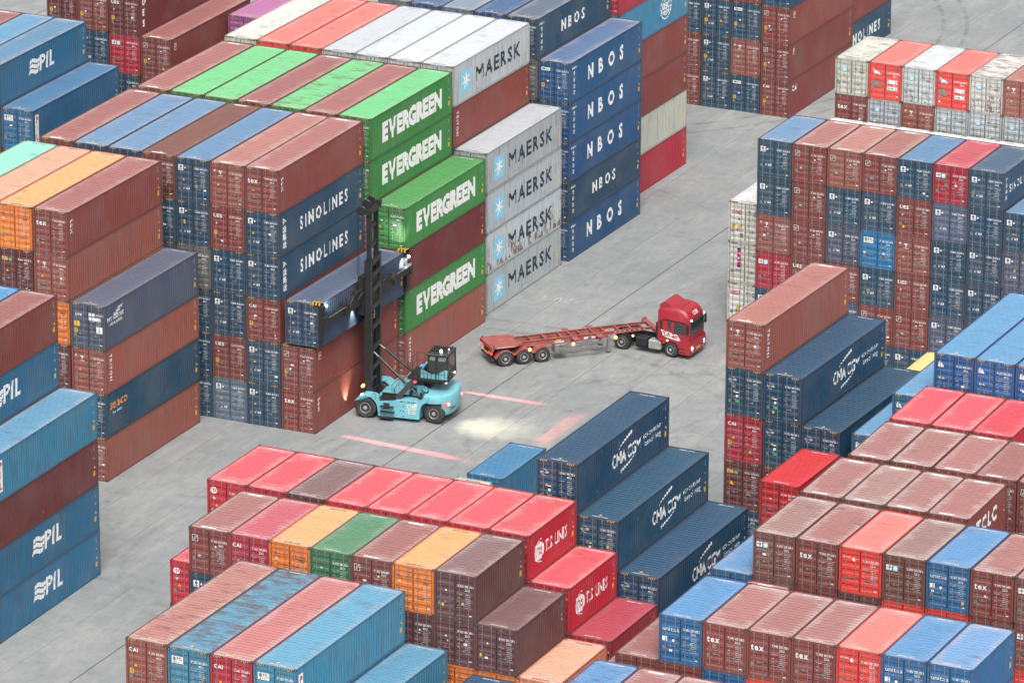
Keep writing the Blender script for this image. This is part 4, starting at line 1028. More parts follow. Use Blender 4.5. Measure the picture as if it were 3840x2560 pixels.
chalk([[(14.0, 62.2), (13.4, 62.2), (13.4, 61.7), (13.9, 61.7), (13.9, 61.2), (13.3, 61.2)], [(15.6, 64.1), (15.1, 64.1), (15.1, 63.6), (15.6, 63.6)]], 'chalk_mark', "white painted numerals on concrete behind the big right-hand wall")

# ------------------------------------------------------------------ machines: materials
MM = {
 'cyan': simple("handler_cyan_paint", (0.185, 0.50, 0.58), 0.4, var=0.6, sc=1.6, dirt=(0.13, 0.30, 0.33)),
 'steel': simple("black_painted_steel", (0.018, 0.019, 0.021), 0.45, var=0.6, sc=2.2, dirt=(0.036, 0.035, 0.034)),
 'grime': simple("greasy_steel", (0.05, 0.05, 0.05), 0.5, 0.3, var=0.6, sc=5),
 'tyre': simple("tyre_rubber", (0.035, 0.034, 0.034), 0.85, var=0.7, sc=4, dirt=(0.10, 0.095, 0.09)),
 'rim': simple("wheel_rim_grey", (0.50, 0.51, 0.52), 0.45, 0.2, var=0.5, sc=7),
 'chrome': simple("cylinder_rod_chrome", (0.75, 0.76, 0.78), 0.2, 0.9),
 'red': simple("truck_red_paint", (0.37, 0.024, 0.038), 0.32, var=0.3, sc=1.2, dirt=(0.24, 0.05, 0.05)),
 'tred': simple("trailer_dusty_red_paint", (0.34, 0.072, 0.066), 0.6, var=0.75, sc=1.8, dirt=(0.36, 0.20, 0.17)),
 'tank': simple("aluminium_tank", (0.50, 0.49, 0.46), 0.4, 0.5, var=0.4, sc=3),
 'grey': simple("grey_side_guard", (0.27, 0.27, 0.255), 0.5, 0.3, var=0.75, sc=4),
 'glass': simple("dark_window_glass", (0.03, 0.045, 0.05), 0.08, 0.0, spec=0.8),
 'amber': simple("amber_lamp_lit", (1, 0.6, 0.2), 0.4, em=(1.0, 0.62, 0.22), es=3.2), 'amberdim': simple("amber_lens_glow", (1, 0.4, 0.05), 0.4, em=(1.0, 0.30, 0.02), es=0.9),
 'reddim': simple("red_lens_glow", (0.7, 0.03, 0.03), 0.4, em=(1.0, 0.03, 0.03), es=0.8),
 'whitel': simple("white_lamp_lit", (1, 1, 0.95), 0.4, em=(1.0, 0.97, 0.86), es=5.0),
 'redl': simple("red_lamp_lit", (1, 0.05, 0.05), 0.4, em=(1.0, 0.05, 0.06), es=3.0),
 'pinkl': simple("tail_lamp_lit", (1, 0.3, 0.3), 0.4, em=(1.0, 0.30, 0.28), es=4.0),
 'bluel': simple("blue_lamp_lit", (0.05, 0.1, 1), 0.4, em=(0.03, 0.10, 1.0), es=4.0),
 'skin': simple("skin", (0.45, 0.27, 0.19), 0.6), 'cloth': simple("dark_workwear", (0.05, 0.07, 0.13), 0.9),
 'seat': simple("seat_fabric", (0.03, 0.03, 0.03), 0.9),
}
def clear_glass():
    m, ns, ls, b = newmat("cab_glass")
    b.inputs['Base Color'].default_value = (0.55, 0.62, 0.64, 1); b.inputs['Roughness'].default_value = 0.03
    b.inputs['Transmission Weight'].default_value = 0.92; b.inputs['IOR'].default_value = 1.15
    return m
MM['clear'] = clear_glass()

def make_wheel(r, w, rr, name="wheel", dual=False):
    """axis along +Y is the outer side; returns an empty-free pair of meshes (tyre, rim)"""
    t = MB(); s = w / 2; k = 0.10 * w
    prof = [(-s, rr), (-s, r - 0.12 * r), (-s + k, r - 0.03 * r), (-s + 2 * k, r), (s - 2 * k, r), (s - k, r - 0.03 * r), (s, r - 0.12 * r), (s, rr * 1.12), (s - 0.03, rr)]
    t.lathe((0, 0, 0), (0, -1, 0), prof, 40)
    for i in range(36):                                   # tread lugs
        a_ = 2 * math.pi * i / 36; b_ = a_ + 0.10
        for y0, y1 in ((-s + 1.6 * k, -0.01), (0.01, s - 1.6 * k)):
            vs = []
            for rad in (r - 0.01, r + 0.016):
                vs += [(rad * math.cos(a_), y0, rad * math.sin(a_)), (rad * math.cos(b_), y0, rad * math.sin(b_)), (rad * math.cos(b_), y1, rad * math.sin(b_)), (rad * math.cos(a_), y1, rad * math.sin(a_))]
            t.add(vs, [(4, 5, 6, 7), (0, 1, 5, 4), (1, 2, 6, 5), (2, 3, 7, 6), (3, 0, 4, 7)])
    tyre = t.mesh("tyre", [MM['tyre']], smooth=True)
    m = MB(); o = s - 0.02
    m.lathe((0, 0, 0), (0, -1, 0), [(-s + 0.05, rr), (o, rr), (o + 0.015, rr * 0.97), (o, rr * 0.90), (o - 0.10, rr * 0.84), (o - 0.13, rr * 0.60), (o - 0.09, rr * 0.42), (o - 0.02, rr * 0.38), (o + 0.01, rr * 0.30), (o + 0.01, 0)], 32)
    for i in range(10):
        a_ = 2 * math.pi * i / 10
        m.tube((rr * 0.50 * math.cos(a_), -(o - 0.13), rr * 0.50 * math.sin(a_)), (rr * 0.50 * math.cos(a_), -(o - 0.05), rr * 0.50 * math.sin(a_)), 0.018, 6)
    for i in range(8):
        a_ = 2 * math.pi * (i + .5) / 8
        m.tube((rr * 0.72 * math.cos(a_), -(o - 0.118), rr * 0.72 * math.sin(a_)), (rr * 0.72 * math.cos(a_), -(o - 0.112), rr * 0.72 * math.sin(a_)), rr * 0.085, 8, 1)
    rim = m.mesh("rim", [MM['rim'], MM['steel']], smooth=True)
    return tyre, rim
def put_wheel(meshes, par, x, y, z, flip=False, turn=0.0):
    o = link('wheel', None, par); o.location = (x, y, z); o.rotation_euler = (0, 0, (math.pi if flip else 0) + turn); o.empty_display_size = 0.1
    link('tyre', meshes[0], o); link('rim', meshes[1], o)
    return o
def P_(name, mb, mats, par, smooth=False):
    return link(name, mb.mesh(name, [MM.get(m) or M[m] for m in mats], smooth), par)
def textmesh(s, h_, mat, to3, **k):
    mb = MB(); 
    for t in text2d(s, h_, **k)[0]: mb.add([to3(p) for p in t], [(0, 1, 2)])
    return mb

# ------------------------------------------------------------------ empty-container handler. local x runs to the rear, y to the far side
TH = R(9.5)
root = empty('container_handler', (1.112, 6.29, 0), TH)
tag(root, "cyan empty-container handler with a tall black mast, lifting a dark blue container", 'container handler')
fw = make_wheel(0.70, 0.46, 0.36); rw = make_wheel(0.69, 0.42, 0.34)
put_wheel(fw, root, 0.0, -1.80, 0.70, turn=0); put_wheel(fw, root, 0.0, 1.80, 0.70, True)
o_ = link('wheel', None, root); o_.location = (0, -1.28, 0.70); link('tyre', fw[0], o_)
o_ = link('wheel', None, root); o_.location = (0, 1.28, 0.70); link('tyre', fw[0], o_)
put_wheel(rw, root, 4.60, -1.62, 0.69, turn=R(-8)); put_wheel(rw, root, 4.60, 1.62, 0.69, True, turn=R(-8))
# hull: side profile with both wheel arches, one slab on each side, joined by the deck
def arch(cx, r, n=10, a0=180, a1=0): return [(cx + r * math.cos(R(a0 + (a1 - a0) * i / n)), 0.70 + r * math.sin(R(a0 + (a1 - a0) * i / n))) for i in range(n + 1)]
hull = MB()
prof = [(-0.42, 1.22), (-0.30, 1.40), (0.10, 1.54), (0.45, 1.52), (0.75, 1.34), (0.98, 1.28), (2.1, 1.45), (3.62, 1.45), (3.90, 1.75), (4.05, 1.82), (4.3, 1.84), (4.3, 1.60),
        (4.1, 1.47), (3.86, 1.30), (3.74, 1.05), (3.68, 0.62), (3.66, 0.27), (0.88, 0.27)] + [(p[0], p[1]) for p in arch(0.0, 0.84, 10, 0, 150)]
for y0, y1 in ((-2.03, -1.10), (1.10, 2.03)): hull.prism(prof, y0, y1)
hull.box(0.5, -1.10, 0.55, 4.2, 1.10, 1.20)
hull.box(0.75, -1.10, 1.20, 3.0, 1.10, 1.30)
P_('hull', hull, ['cyan'], root)
# engine hood with a rounded arch, dark inside
hd = MB(); pr_ = [(2.55, 1.30), (2.75, 2.02), (3.05, 2.14)]
for i in range(9): a_ = R(90 - i * 11); pr_.append((3.35 + 0.95 * math.cos(a_), 1.22 + 0.95 * math.sin(a_)))
pr_ += [(4.25, 1.30)]
hd.prism(pr_, -0.75, 0.95)
P_('engine_hood', hd, ['cyan'], root)
hd = MB(); pr2 = [(4.27, 1.30)] + [(3.35 + 1.0 * math.cos(R(a_)), 1.24 + 1.0 * math.sin(R(a_))) for a_ in range(0, 81, 10)] + [(3.5, 1.9), (3.8, 1.3)]
hd.prism(pr2, -0.62, 0.80); P_('hood_dark_infill', hd, ['steel'], root)  # solid black infill stands in for the shaded inside of the hood arch
# counterweight: a rounded drum-nosed block over the rear axle
def cwring(z, gx, s):
    pts = []
    x0, x1, hw = 3.95, 5.72, 1.98
    x1 = x1 - gx; hw = hw - s
    pts += [(x0, -hw, z)]
    n = 14
    for i in range(n + 1):
        a_ = R(-90 + 180 * i / n); ex = 1.15
        pts.append((x1 - 1.15 + ex * math.copysign(abs(math.cos(a_)) ** 0.92, math.cos(a_)), hw * math.copysign(abs(math.sin(a_)) ** 0.88, math.sin(a_)), z))
    pts += [(x0, hw, z)]
    return pts
cw = MB(); cw.loft([cwring(1.42, 0.0, 0.0), cwring(1.70, 0.0, 0.0), cwring(1.84, 0.05, 0.04), cwring(1.92, 0.18, 0.15), cwring(1.95, 0.45, 0.42), cwring(1.96, 1.2, 1.2)])
P_('counterweight', cw, ['cyan'], root, True)
lw = MB()
low = [cwring(0.55, 0.10, 0.06), cwring(0.80, 0.0, 0.0), cwring(1.419, 0.0, 0.0)]
low = [[(max(p[0], 5.12), p[1], p[2]) for p in r_] for r_ in low]
lw.loft(low); P_('tail_skirt', lw, ['cyan'], root, True)
bx = MB(); bx.box(3.8, -1.1, 0.45, 5.3, 1.1, 1.41); P_('rear_axle', bx, ['steel'], root)
fx = MB(); fx.box(-0.35, -1.9, 0.45, 0.35, 1.9, 0.95); fx.beam((-0.15, -1.15, 0.9), (-0.15, 1.15, 0.9), 0.5, 0.9); P_('front_axle', fx, ['steel'], root)
# steps and deck plates on the near side
for z_, x0_, x1_ in ((1.46, 0.95, 2.05), (0.98, 1.05, 1.95), (0.62, 1.05, 2.02), (0.22, 1.0, 1.95)):
    s_ = MB(); s_.box(x0_, -2.28 if z_ < 1.4 else -2.05, z_, x1_, -1.98 if z_ < 1.4 else -1.25, z_ + 0.035); P_('step', s_, ['steel'], root)
pl = MB(); pl.box(1.25, -2.045, 0.80, 1.65, -2.031, 1.20); P_('vent_panel', pl, ['grime'], root)
for x_, z_ in ((2.55, 1.08), (2.55, 0.72), (2.55, 0.38), (2.35, 0.75)):
    hn = MB(); hn.box(x_, -2.05, z_, x_ + 0.09, -2.031, z_ + 0.05); P_('hatch_latch', hn, ['black'], root)
to = lambda x, z, y=-2.036: (lambda p: (x + p[0], y, z + p[1]))
P_('fleet_number', textmesh('CT403', 0.27, 'white', to(2.82, 0.97), width=0.66, bold=0.04), ['white'], root)
lg = MB(); lg.box(2.92, -2.034, 0.60, 3.40, -2.031, 0.92, 0)
for t in text2d('JXPG', 0.14, 0.03, width=0.42)[0]: lg.add([(2.95 + p[0], -2.037, 0.75 + p[1]) for p in t], [(0, 1, 2)], 1)
for t in text2d('江西港口', 0.10, 0.02, width=0.42)[0]: lg.add([(2.95 + p[0], -2.037, 0.62 + p[1]) for p in t], [(0, 1, 2)], 1)
P_('owner_plate', lg, ['white', 'deepblue'], root)
st = MB(); st.box(2.35, -2.036, 1.36, 3.05, -2.031, 1.42, 0)
for k in range(4): st.add([(3.10 + 0.09 * k, -2.036, 1.36), (3.15 + 0.09 * k, -2.036, 1.36), (3.20 + 0.09 * k, -2.036, 1.43), (3.15 + 0.09 * k, -2.036, 1.43)], [(0, 1, 2, 3)], 0)
for t in text2d('SDCE90K7', 0.05, 0.02, width=0.3)[0]: st.add([(2.6 + p[0], -2.039, 1.365 + p[1]) for p in t], [(0, 1, 2)], 1)
P_('model_stripe', st, ['black', 'white'], root)
tb = MB()
for t in text2d('SANY', 0.17, 0.03, width=0.62)[0]: tb.add([(4.585 + 1.15 * max(1 - (abs(-1.25 + p[0]) / 1.98) ** 2.27, 0.01) ** 0.46, -1.25 + p[0], 0.88 + p[1]) for p in t], [(0, 1, 2)])
P_('maker_lettering', tb, ['black'], root)
# lamps
def lamp(par, x, y, z, r, mat, name='lamp', d=(0, -1, 0)):
    mb = MB(); d = Vector(d).normalized(); c = Vector((x, y, z))
    k_ = 1.3 if mat in ('amber', 'pinkl', 'redl') else 1.12
    mb.tube(c - d * 0.05, c, r * k_, 14, 0); mb.tube(c, c + d * 0.03, r, 14, 1, r * 0.7)
    return P_(name, mb, [{'amber': 'amberdim', 'pinkl': 'reddim', 'redl': 'reddim'}.get(mat, 'steel'), mat], par)
lamp(root, 5.47, -1.43, 1.32, 0.12, 'pinkl', 'tail_lamp', (0.75, -0.66, 0)); lamp(root, 5.28, -1.68, 1.32, 0.09, 'redl', 'tail_lamp', (0.55, -0.83, 0)); lamp(root, 5.68, 0.8, 1.32, 0.11, 'pinkl', 'tail_lamp', (1, 0.2, 0))
lamp(root, 3.42, -2.05, 1.26, 0.055, 'amber', 'side_lamp')
for y_ in (-1.50, -1.32): lamp(root, -0.35, y_, 1.98, 0.095, 'amber', 'indicator', (-0.3, -0.9, 0.3))
ml = MB(); ml.tube((-0.35, -1.4, 1.5), (-0.35, -1.4, 1.95), 0.03, 6); ml.box(-0.5, -1.62, 1.82, -0.2, -1.2, 1.90); P_('lamp_bracket', ml, ['steel'], root)
hl = MB(); hl.bevbox(-0.42, -1.75, 1.36, -0.22, -1.50, 1.50, 0.03); P_('headlamp', hl, ['whitel'], root)
# cab frame: leaning arm, platform, cabin
arm = MB(); arm.beam((2.05, -1.75, 1.45), (3.25, -0.95, 2.85), 0.34, 0.22, up=(0, 1, 0)); arm.beam((2.05, 1.35, 1.45), (3.1, 0.65, 2.85), 0.30, 0.2, up=(0, 1, 0)); arm.beam((3.6, -0.2, 1.6), (3.9, -0.2, 2.75), 0.5, 0.4)
P_('cab_support', arm, ['steel'], root)
pf = MB(); pf.prism([(2.62, -1.25), (5.22, -1.25), (5.32, -0.95), (5.25, 0.85), (2.62, 0.85)], 2.70, 2.84, 'z'); pf.prism([(2.95, 2.70), (5.15, 2.70), (4.85, 2.42), (3.5, 2.50)], -0.95, 0.60)
P_('cab_platform', pf, ['steel'], root)
cabin = link('cab', None, root); cabin.location = (0.20, 0.0, -0.12); cabin.empty_display_size = 0.1
x0, x1, y0, y1 = 3.75, 5.12, -1.12, 0.62; zb, zt = 2.86, 4.55
bd = MB()
bd.prism([(x0 - 0.45, zb), (x1 + 0.02, zb), (x1 + 0.02, 3.62), (x1 - 0.28, 3.58), (x1 - 0.70, 3.30), (x0 + 0.2, 3.28), (x0 - 0.45, 3.55)], y0 - 0.03, y0 + 0.05)
bd.prism([(x0 - 0.45, zb), (x1 + 0.02, zb), (x1 + 0.02, 3.10), (x0 - 0.45, 3.10)], y1 - 0.01, y1 + 0.03)
bd.box(x0 - 0.45, y0 + 0.05, zb, x0 - 0.38, y1 - 0.05, 3.55); P_('cab_body_panel', bd, ['cyan'], cabin)
fr = MB()
pillars = [((x0, y0), (x0 + 0.08, y0 + 0.06)), ((x1, y0), (x1 - 0.04, y0 + 0.04)), ((x0, y1), (x0 + 0.08, y1 - 0.06)), ((x1, y1), (x1 - 0.04, y1 - 0.04)), ((4.32, y0), (4.32, y0 + 0.05))]
for (a_, b_), (c_, d_) in pillars: fr.beam((a_, b_, zb), (c_, d_, zt), 0.09, 0.09)
for z_ in (zb + 0.02, zt - 0.02):
    fr.beam((x0, y0, z_), (x1, y0, z_), 0.09, 0.10); fr.beam((x0, y1, z_), (x1, y1, z_), 0.09, 0.10); fr.beam((x0, y0, z_), (x0, y1, z_), 0.09, 0.10); fr.beam((x1, y0, z_), (x1, y1, z_), 0.09, 0.10)
fr.box(x0, y0 + 0.06, zb, x1 - 0.02, y1 - 0.06, zb + 0.10); fr.box(x1 - 0.05, y0 + 0.05, zb, x1 + 0.0, y1 - 0.05, 3.35); fr.box(x0 + 0.05, y1 - 0.06, zb, x1 - 0.05, y1 - 0.03, 3.45); fr.box(x0 - 0.36, y0 + 0.06, zb, x0 - 0.33, y1 - 0.1, 3.45)  # dark lining sheets added to stand for the shade inside the cab
P_('cab_frame_and_dark_lining', fr, ['steel'], cabin)
for nm, q in (('side_window', [(x0 + 0.05, y0 + 0.01, 3.30), (x1 - 0.05, y0 + 0.01, 3.30), (x1 - 0.06, y0 + 0.03, zt - 0.08), (x0 + 0.1, y0 + 0.05, zt - 0.08)]), ('side_window', [(x0 + 0.05, y1 - 0.01, 3.30), (x1 - 0.05, y1 - 0.01, 3.30), (x1 - 0.06, y1 - 0.03, zt - 0.08), (x0 + 0.1, y1 - 0.05, zt - 0.08)]),
              ('rear_window', [(x1 - 0.01, y0 + 0.06, 3.38), (x1 - 0.01, y1 - 0.06, 3.38), (x1 - 0.03, y1 - 0.08, zt - 0.08), (x1 - 0.03, y0 + 0.08, zt - 0.08)]), ('windscreen', [(x0 - 0.01, y0 + 0.06, zb + 0.1), (x0 - 0.01, y1 - 0.06, zb + 0.1), (x0 + 0.07, y1 - 0.08, zt - 0.08), (x0 + 0.07, y0 + 0.08, zt - 0.08)])):
    w_ = MB(); w_.add(q, [(0, 1, 2, 3)]); P_(nm, w_, ['clear'], cabin)
rf = MB(); rf.bevbox(x0 - 0.12, y0 - 0.05, zt, x1 + 0.03, y1 + 0.05, zt + 0.09, 0.03); P_('cab_roof', rf, ['grime'], cabin)
gd = MB()
for k in range(6): gd.box(x0 + 0.1 + k * 0.16, y0 + 0.5, zt + 0.12, x0 + 0.16 + k * 0.16, y1 - 0.25, zt + 0.16)
gd.box(x0, y0 + 0.55, zt + 0.09, x1 - 0.2, y0 + 0.60, zt + 0.12); gd.box(x0, y1 - 0.35, zt + 0.09, x1 - 0.2, y1 - 0.30, zt + 0.12)
P_('roof_guard', gd, ['steel'], cabin)
lamp(cabin, x1 - 0.55, y0 + 0.35, zt + 0.22, 0.12, 'whitel', 'roof_lamp', (0.8, -0.5, 0.15)); lamp(cabin, x1 - 0.2, y0 + 0.9, zt + 0.2, 0.06, 'whitel', 'roof_lamp', (0.9, -0.3, 0)); lamp(cabin, x1 - 0.1, y1 - 0.3, zt + 0.2, 0.05, 'steel', 'roof_lamp', (1, 0, 0))
ch = MB(); ch.bevbox(4.25, -0.62, zb + 0.12, 4.78, -0.05, 3.35, 0.05); ch.bevbox(4.68, -0.62, 3.32, 4.80, -0.05, 3.98, 0.04); ch.box(3.85, -0.6, zb + 0.1, 4.0, 0.0, 3.5); P_('driver_seat', ch, ['seat'], cabin)
sw = MB()
for i in range(16):
    a_, b_ = 2 * math.pi * i / 16, 2 * math.pi * (i + 1) / 16
    f = lambda t: (4.06 + 0.09 * math.sin(t), -0.33 + 0.19 * math.cos(t), 3.58 + 0.17 * math.sin(t)); sw.tube(f(a_), f(b_), 0.014, 5)
sw.tube((3.95, -0.33, 3.45), (4.06, -0.33, 3.58), 0.02, 6); P_('steering_wheel', sw, ['chrome'], cabin)
lamp(root, x0 - 0.15, -1.28, 3.75, 0.075, 'bluel', 'warning_beacon', (0, -1, 0.2))
lamp(root, 3.15, -1.28, 2.55, 0.08, 'redl', 'safety_line_lamp', (0, -1, -0.3)); lamp(root, 5.22, -1.15, 2.66, 0.07, 'pinkl', 'safety_line_lamp', (0.5, -0.8, -0.3)); lamp(root, 5.36, 0.3, 2.92, 0.08, 'whitel', 'work_lamp', (0.8, -0.4, -0.3))
# railings
rl = MB()
def rail(pts, zs=(0.45, 0.90)):
    for p, q in zip(pts, pts[1:]):
        for z_ in zs: rl.tube((p[0], p[1], p[2] + z_), (q[0], q[1], q[2] + z_), 0.016, 5)
    for p in pts: rl.tube(p, (p[0], p[1], p[2] + zs[-1]), 0.018, 5)
rail([(3.30, -1.24, 2.84), (3.75, -1.27, 2.84), (4.25, -1.27, 2.84), (4.75, -1.27, 2.84), (5.15, -1.22, 2.84)], (0.38, 0.62))
rail([(2.66, -1.2, 2.84), (2.66, -0.2, 2.84), (2.66, 0.80, 2.84), (3.2, 0.80, 2.84)], (0.5, 1.0)); rail([(2.66, -1.2, 2.84), (3.0, -1.22, 2.84)], (0.5, 1.0))
rail([(0.95, -1.95, 1.46), (0.95, -1.3, 1.46)], (0.5, 0.9)); rl.path([(0.72, -2.0, 0.9), (0.72, -2.0, 1.85), (0.55, -1.7, 1.95), (0.35, -1.6, 1.5)], 0.018)
rl.path([(1.95, -1.95, 1.46), (1.95, -1.95, 2.2), (2.15, -1.6, 2.5), (2.5, -1.3, 2.84)], 0.02); rl.path([(1.6, -1.3, 1.46), (1.6, -1.3, 2.2), (1.9, -1.0, 2.5), (2.6, -0.9, 2.84)], 0.02)
for k in range(4): rl.tube((1.75 + 0.22 * k, -1.95 + 0.17 * k, 1.55 + 0.32 * k), (1.5 + 0.24 * k, -1.30 + 0.12 * k, 1.55 + 0.32 * k), 0.016, 5)
P_('railing', rl, ['steel'], root)
mr = MB(); mr.tube((3.75, -1.85, 1.5), (3.75, -1.85, 1.75), 0.02, 5); mr.bevbox(3.68, -1.97, 1.68, 3.84, -1.80, 2.10, 0.03); P_('exhaust_stack', mr, ['steel'], root)
# hoses on the deck
hs2 = MB(); hs2.beam((0.9, -1.15, 1.52), (3.3, -1.15, 1.50), 0.08, 0.10); hs2.beam((1.6, 0.9, 1.62), (2.8, 0.9, 1.62), 0.06, 0.06)
for k in range(3): hs2.path([(2.6 + .06 * k, -0.9, 1.3), (2.75 + .05 * k, -0.95, 1.75 + .05 * k), (3.0 + .05 * k, -0.8, 1.95), (3.15, -0.75, 1.6)], 0.02)
P_('hydraulic_hoses', hs2, ['steel'], root)
# mast (outer stage, inner stage with the sheaves)
mast = link('mast', None, root); mast.location = (-0.10, 0.05, 0); mast.empty_display_size = 0.1
om = MB()
for s_ in (-1, 1):
    y_ = s_ * 0.96
    om.box(-0.22, y_ - 0.17, 0.62, 0.22, y_ - 0.10, 10.4); om.box(-0.22, y_ + 0.10, 0.62, 0.22, y_ + 0.17, 10.4); om.box(-0.16, y_ - 0.10, 0.62, -0.10, y_ + 0.10, 10.4); om.box(0.17, y_ - 0.10, 0.62, 0.22, y_ + 0.10, 10.4)
for z_ in (0.9, 3.0, 4.3, 5.75, 7.1, 8.3, 9.3, 10.15): om.box(0.05, -0.79, z_ - 0.16, 0.24, 0.79, z_ + 0.16)
P_('outer_mast', om, ['steel'], mast)
im = MB()
for s_ in (-1, 1):
    y_ = s_ * 0.76
    im.box(-0.15, y_ - 0.11, 1.0, 0.14, y_ + 0.11, 13.75)
for z_ in (2.1, 6.4, 9.9, 11.2, 12.5): im.box(-0.10, -0.65, z_ - 0.14, 0.08, 0.65, z_ + 0.14)
im.box(-0.20, -0.99, 13.45, 0.22, 1.02, 13.80); im.box(0.0, 0.72, 13.6, 0.3, 1.05, 13.95)
P_('inner_mast', im, ['steel'], mast)
bp = MB(); bp.add([(-0.05, -0.64, 0.9), (-0.05, 0.64, 0.9), (-0.05, 0.64, 9.9), (-0.05, -0.64, 9.9)], [(0, 1, 2, 3)])  # black sheet added across the mast opening in place of its shaded interior
for y_, x_ in ((-0.55, 0.0), (0.55, 0.0)):
    for s0 in (0.0,): bp.tube((x_, y_, 0.8), (x_, y_, 9.8), 0.10, 10)
P_('lift_cylinder_and_dark_sheet', bp, ['steel'], mast)
for y_, x_, z_ in ((-1.02, -0.42, 13.72), (-0.35, -0.30, 13.98), (0.45, -0.25, 14.02)):
    pu = MB(); pu.lathe((x_, y_, z_), (0, 1, 0), [(-0.10, 0.05), (-0.10, 0.29), (-0.06, 0.25), (0.06, 0.25), (0.10, 0.29), (0.10, 0.05)], 20); pu.beam((x_, y_, z_), (0.0, y_, z_ - 0.2), 0.06, 0.12)
    P_('sheave', pu, ['steel'], mast, True)
for k, dx in enumerate((-0.70, -0.60)):
    c_ = MB(); c_.path([(dx, -1.02, 13.72), (dx - 0.02, -1.0, 9.3)], 0.022, 5); P_('lift_chain', c_, ['grime'], mast)
dt = MB()
for z_ in (1.6, 2.4, 3.6, 4.6, 5.3, 6.5, 7.6, 8.8): dt.box(0.222, -1.10, z_, 0.235, -0.90, z_ + 0.03, 0)
dt.box(0.242, -0.55, 6.35, 0.26, -0.40, 6.9, 0); P_('reflective_mark', dt, ['grey'], mast)
# tilt cylinders
for p, q in (((0.15, -0.62, 4.1), (3.55, -1.35, 1.55)), ((0.15, 0.72, 4.15), (3.55, 0.75, 1.65))):
    tc = MB(); p, q = Vector(p), Vector(q); d = q - p
    tc.tube(p, p + d * 0.12, 0.05, 8, 1); tc.tube(p + d * 0.10, q, 0.085, 10, 0); tc.tube(p + d * 0.13 + Vector((0, 0, .1)), p + d * 0.55 + Vector((0, 0, .1)), 0.02, 6, 0); tc.box(q.x - 0.12, q.y - 0.1, q.z - 0.15, q.x + 0.12, q.y + 0.1, q.z + 0.1, 0)
    P_('tilt_cylinder', tc, ['steel', 'chrome'], root)
# spreader: stands square to the container, so it is turned back against the machine
spr = link('spreader', None, root); spr.empty_display_size = 0.1
spr.matrix_local = root.matrix_basis.inverted() if False else (Matrix.Rotation(TH, 4, 'Z').inverted() @ Matrix.Translation((-1.112, -6.29, 0)))
sb = MB(); sb.box(0.50, 2.7, 7.50, 0.92, 9.6, 8.12); sb.box(0.55, 0.0, 7.58, 0.86, 2.7, 8.02); sb.box(0.55, 9.6, 7.58, 0.86, 12.2, 8.02); sb.box(0.48, 2.62, 7.44, 0.96, 2.92, 8.18); sb.box(0.48, 9.38, 7.44, 0.96, 9.68, 8.18)
P_('main_beam', sb, ['steel'], spr)
cg = MB(); cg.box(0.62, 4.95, 6.75, 1.02, 7.55, 9.35); cg.box(0.45, 5.1, 7.3, 0.62, 5.4, 8.9); cg.box(0.45, 7.1, 7.3, 0.62, 7.4, 8.9); cg.box(0.6, 4.2, 8.12, 0.9, 8.2, 8.5)
P_('carriage', cg, ['steel'], spr)
for y0_, y1_ in ((-0.10, 0.22), (11.95, 12.30)):
    e1 = MB(); e1.box(0.39, y0_, 6.45, 0.62, y1_, 9.02); e1.box(-0.05, y0_, 8.885, 0.62, y1_, 9.06); e1.box(0.62, y0_, 7.45, 0.9, y1_, 8.1); e1.box(0.36, y0_ + 0.05, 6.15, 0.50, y1_ - 0.05, 6.45)
    P_('end_bracket', e1, ['steel'], spr)
    hz = MB()
    for k in range(6):
        t0 = y0_ + (y1_ - y0_) * k / 6; t1 = y0_ + (y1_ - y0_) * (k + 1) / 6
        xa, xb = -0.06 + 0.68 * k / 6, -0.06 + 0.68 * (k + 1) / 6
        hz.add([(xa, y0_ - 0.004, 8.87), (xb, y0_ - 0.004, 8.87), (xb + 0.03, y0_ - 0.004, 9.07), (xa + 0.03, y0_ - 0.004, 9.07)], [(0, 1, 2, 3)], k % 2)
        hz.add([(xa, y0_, 9.065), (xb, y0_, 9.065), (xb + 0.10, y1_, 9.065), (xa + 0.10, y1_, 9.065)], [(0, 1, 2, 3)], k % 2)
    P_('hazard_stripe', hz, ['yellow', 'black'], spr)
rd_ = MB(); rd_.tube((0.98, 0.25, 8.05), (0.98, 2.6, 8.05), 0.028, 6); rd_.tube((0.98, 9.7, 8.12), (0.98, 11.9, 8.12), 0.028, 6); P_('extension_rod', rd_, ['chrome'], spr)
hp = MB()
rr = random.Random(4)
for yc in (2.9, 3.3, 8.9, 9.4, 4.6, 7.9):
    for k in range(3):
        a_ = (0.95 + rr.uniform(-.05, .1), yc + rr.uniform(-.2, .2), 8.1); b_ = (a_[0] + rr.uniform(0, .15), yc + rr.uniform(-.4, .4), 8.5 + rr.uniform(-.2, .2)); c_ = (0.95, yc + rr.uniform(-.5, .5), 8.0)
        hp.path([a_, b_, c_], 0.025, 5)
hp.path([(0.9, 3.0, 8.35), (0.9, 5.0, 8.55)], 0.03); hp.path([(0.9, 7.5, 8.5), (0.9, 9.6, 8.3)], 0.03)
for yc in (3.1, 9.2): hp.bevbox(0.92, yc - 0.15, 7.9, 1.10, yc + 0.15, 8.2, 0.03)
P_('hose_bundle', hp, ['grime'], spr)
for y_, z_ in ((0.30, 8.78), (11.95, 8.62)):
    lamp(spr, 0.72, y_ + 0.05, z_, 0.11, 'whitel', 'work_lamp', (0.35, -0.9, -0.1)); s2 = MB(); s2.box(0.55, y_ - 0.06, z_ - 0.25, 0.68, y_ + 0.06, z_ + 0.05); P_('lamp_bracket', s2, ['steel'], spr)

